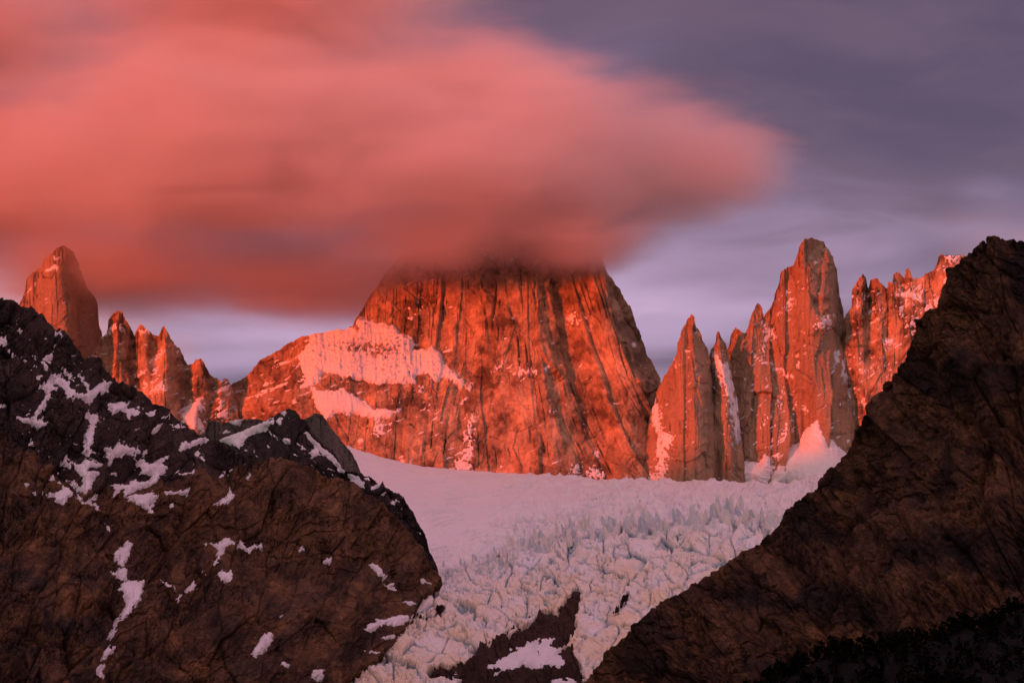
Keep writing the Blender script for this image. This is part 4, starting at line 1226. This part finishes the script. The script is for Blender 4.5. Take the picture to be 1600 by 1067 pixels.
# ------------------------------------------------------------------ forested knoll at the lower right, and the valley floor
kout = [(1080, 1130), (1150, 1090), (1200, 1066), (1240, 1050), (1290, 1022), (1330, 1020), (1400, 1012), (1450, 998), (1500, 985), (1550, 968), (1600, 950), (1700, 905), (1800, 880), (1900, 870), (2050, 850)]
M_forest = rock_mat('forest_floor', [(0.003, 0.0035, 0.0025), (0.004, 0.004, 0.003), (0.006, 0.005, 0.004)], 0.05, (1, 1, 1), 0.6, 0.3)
sh = Sheet(kout, 1200, lambda X, Y: 700 - (Y - 950) * 0.9 + (1600 - X) * 0.15, step=4.0, jag=3.0, seed=26)
sh.D = fbm(sh.PX / 40, sh.PY / 30, 27, 4) * 3
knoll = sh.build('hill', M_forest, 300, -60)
tag(knoll, 'black wooded knoll in the bottom right corner below the slope', 'hill', 'structure')

M_leaf = bpy.data.materials.new('dark_beech_leaves')
M_leaf.use_nodes = True
lt = NT(M_leaf.node_tree)
lb = lt.n['Principled BSDF']
ln = lt.noise(lt.node('ShaderNodeNewGeometry').outputs['Position'], 0.15, 4)
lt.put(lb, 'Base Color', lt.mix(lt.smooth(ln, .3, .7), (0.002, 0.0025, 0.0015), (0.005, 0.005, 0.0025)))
lt.put(lb, 'Roughness', 0.9)
lb.inputs['Specular IOR Level'].default_value = 0.05
rr = np.random.default_rng(4)
V = sh.surf()
nr, nc = V.shape[:2]
tv, tq = [], []
cnt = 0
for i in range(1500):
    a, c = rr.integers(0, max(2, int(nr * 0.8))), rr.integers(0, nc)
    if i < 420:
        a = rr.integers(0, 3)
    p = V[a, c]
    h = rr.uniform(3.5, 8.0)
    for k in range(34):
        t = rr.uniform(0.15, 1.0)
        rad = h * 0.28 * math.sqrt(max(0.05, 1 - (2 * t - 1.0) ** 2)) * rr.uniform(0.4, 1.05)
        an = rr.uniform(0, 2 * math.pi)
        cpt = p + np.array([math.cos(an) * rad, math.sin(an) * rad, t * h])
        s = h * rr.uniform(0.05, 0.11)
        q = rr.normal(size=(2, 3))
        u = q[0] / np.linalg.norm(q[0]) * s
        w = q[1] / np.linalg.norm(q[1]) * s
        tv += [cpt - u - w, cpt + u - w, cpt + u + w, cpt - u + w]
        tq.append((cnt, cnt + 1, cnt + 2, cnt + 3))
        cnt += 4
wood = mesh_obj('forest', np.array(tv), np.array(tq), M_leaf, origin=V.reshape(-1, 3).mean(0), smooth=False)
tag(wood, 'black canopy of low trees covering the knoll in the bottom right corner', 'forest', 'stuff')

# valley floor: one sheet to the horizon, rising to the hill the camera stands on
rad = np.concatenate([[0], np.geomspace(6, 60000, 70)])
th = np.linspace(0, 2 * np.pi, 97)
RR, TT = np.meshgrid(rad, th, indexing='ij')
gx, gy = RR * np.sin(TT), RR * np.cos(TT)
gz = -2.0 - 68 * sstep(RR, 5, 500) + fbm(gx / 300, gy / 300, 150, 4) * 14 * sstep(RR, 60, 600)
M_ground = rock_mat('valley_ground', [(0.045, 0.040, 0.022), (0.06, 0.05, 0.03), (0.03, 0.032, 0.018)], 0.02, (1, 1, 1), 0.5, 0.2)
ground = mesh_obj('ground', np.stack([gx, gy, gz], -1).reshape(-1, 3), grid_quads(*gx.shape)[:, ::-1].copy(), M_ground)
tag(ground, 'valley floor below the mountains', 'ground', 'structure')

# unseen range added behind the viewer to block the low sun below the high walls
RD, RH = 13000.0, 1325.0
u = np.linspace(-16000, 16000, 260)
v = np.linspace(-1, 1, 33)
UU, VV = np.meshgrid(u, v, indexing='xy')
sx, sy = S.x / math.hypot(S.x, S.y), S.y / math.hypot(S.x, S.y)
wob = fbm(UU / 2500, VV * 0.7, 160, 4) * 0.6
prof = (1 - np.abs(VV)) ** 0.9
RHu = RH + 215 * sstep(UU, -3650, -2750)  # unseen shoulder raised to shade the foot of the right-hand spires
hz = -80 + (RHu + 80) * prof * (1 + 0.02 * fbm(UU / 700, VV * 0 + 2.0, 161, 4)) + ridged(UU / 900, VV * 3, 162, 4) * 130 * prof * (1 - prof) * 3
cx_, cy_ = sx * RD, sy * RD
bx = cx_ + UU * -sy + VV * 3800 * sx
by = cy_ + UU * sx + VV * 3800 * sy
rng_o = mesh_obj('shade_hills', np.stack([bx, by, hz], -1).reshape(-1, 3), grid_quads(*bx.shape), M_dark, origin=(cx_, cy_, -80))
tag(rng_o, 'long unseen rocky range added behind the viewer to keep the low sun off the slopes', 'shade_hills', 'structure')

# ------------------------------------------------------------------ the cloud wrapped round the summit
def cloud(name, blobs, D, label, dens=0.012, edge=0.6, seed=0.0, nz=(0.0009, 0.0024), aniso=0.2, base=(535, 385)):
    """blobs: (px, py, rx_px, ry_px, depth offset, depth radius) at distance D"""
    mp = D / F
    cs = []
    for px, py, rx, ry, dy, ry_d in blobs:
        c = at(px, py, D + dy)
        cs.append((Vector([float(q) for q in c]), (rx * mp, ry_d, ry * mp)))
    mid = sum((c for c, _ in cs), Vector()) / len(cs)
    bm = bmesh.new()
    for c, r in cs:
        g = bmesh.ops.create_icosphere(bm, subdivisions=4, radius=1.0)
        for v in g['verts']:
            v.co = Vector((v.co.x * r[0], v.co.y * r[1], v.co.z * r[2])) * 1.02 + c - mid
    me = bpy.data.meshes.new(name)
    bm.to_mesh(me)
    bm.free()
    o = bpy.data.objects.new(name, me)
    o.location = mid
    col.objects.link(o)
    rm = o.modifiers.new('hull', 'REMESH')
    rm.mode = 'VOXEL'
    rm.voxel_size = 45.0
    m = bpy.data.materials.new(name + '_vapour')
    m.use_nodes = True
    t = NT(m.node_tree)
    t.n.clear()
    out = t.node('ShaderNodeOutputMaterial')
    pv = t.node('ShaderNodeVolumePrincipled')
    tc = t.node('ShaderNodeTexCoord')
    p = tc.outputs['Object']
    f = None
    for c, r in cs:
        q = t.vmath('SUBTRACT', p, tuple(c - mid))
        q = t.vmath('DIVIDE', q, tuple(r))
        e = t.math('SUBTRACT', 1.0, t.vmath('LENGTH', q))
        f = e if f is None else t.math('SMOOTH_MAX', f, e, 0.45)
    mpn = t.node('ShaderNodeMapping')
    t.put(mpn, 'Vector', p)
    mpn.inputs['Scale'].default_value = (0.55, 1.0, 1.5)
    mpn.inputs['Rotation'].default_value = (0, R(12), 0)
    mpn.inputs['Location'].default_value = (seed * 900, seed * 500, 0)
    n1 = t.noise(mpn.outputs[0], nz[0], 4.0, 0.55, 0.6)
    n2 = t.noise(mpn.outputs[0], nz[1] * 1.6, 4.0, 0.6, 1.0)
    g = t.math('ADD', f, t.math('MULTIPLY', t.math('SUBTRACT', n2, 0.5), 0.75))
    g = t.math('ADD', g, t.math('MULTIPLY', t.math('SUBTRACT', n1, 0.60), 1.0))
    e = t.smooth(g, 0.0, edge)
    d = t.math('MULTIPLY', t.math('POWER', e, 1.6), dens)
    d = t.math('MULTIPLY', d, t.smooth(f, 0.0, 0.15))
    # thinner towards its ragged base
    sz = t.node('ShaderNodeSeparateXYZ')
    t.put(sz, 0, p)
    zl, zh = (float(at(600, q, D)[2]) - mid.z for q in base)
    d = t.math('MULTIPLY', d, t.smooth(sz.outputs[2], zl, zh, 0.02, 1.0))
    t.put(pv, 'Density', d)
    pv.inputs['Color'].default_value = (0.97, 0.905, 0.885, 1)  # white vapour tinted so the red sunrise light looks deeper
    pv.inputs['Anisotropy'].default_value = aniso
    t.l.new(pv.outputs[0], out.inputs['Volume'])
    me.materials.append(m)
    tag(o, label, 'cloud', 'stuff')
    return o


cloud('cloud', [(430, 225, 680, 260, 0, 800), (880, 235, 400, 180, 150, 750), (-20, 280, 500, 230, 450, 650), (420, -30, 570, 215, 100, 750), (760, 130, 330, 120, 150, 600),
                (490, 425, 390, 135, 480, 620), (190, 430, 420, 135, 500, 480), (800, 350, 310, 112, 250, 650), (1075, 262, 240, 125, 200, 480), (670, 372, 230, 95, 60, 420), (900, 372, 150, 62, 80, 420), (790, 290, 330, 135, -80, 650), (-60, 40, 380, 170, 300, 600)], 5000,
      'great pink and red cloud lit by sunrise that hides the summit of the big wall', dens=0.0150, edge=0.85, seed=5.0)
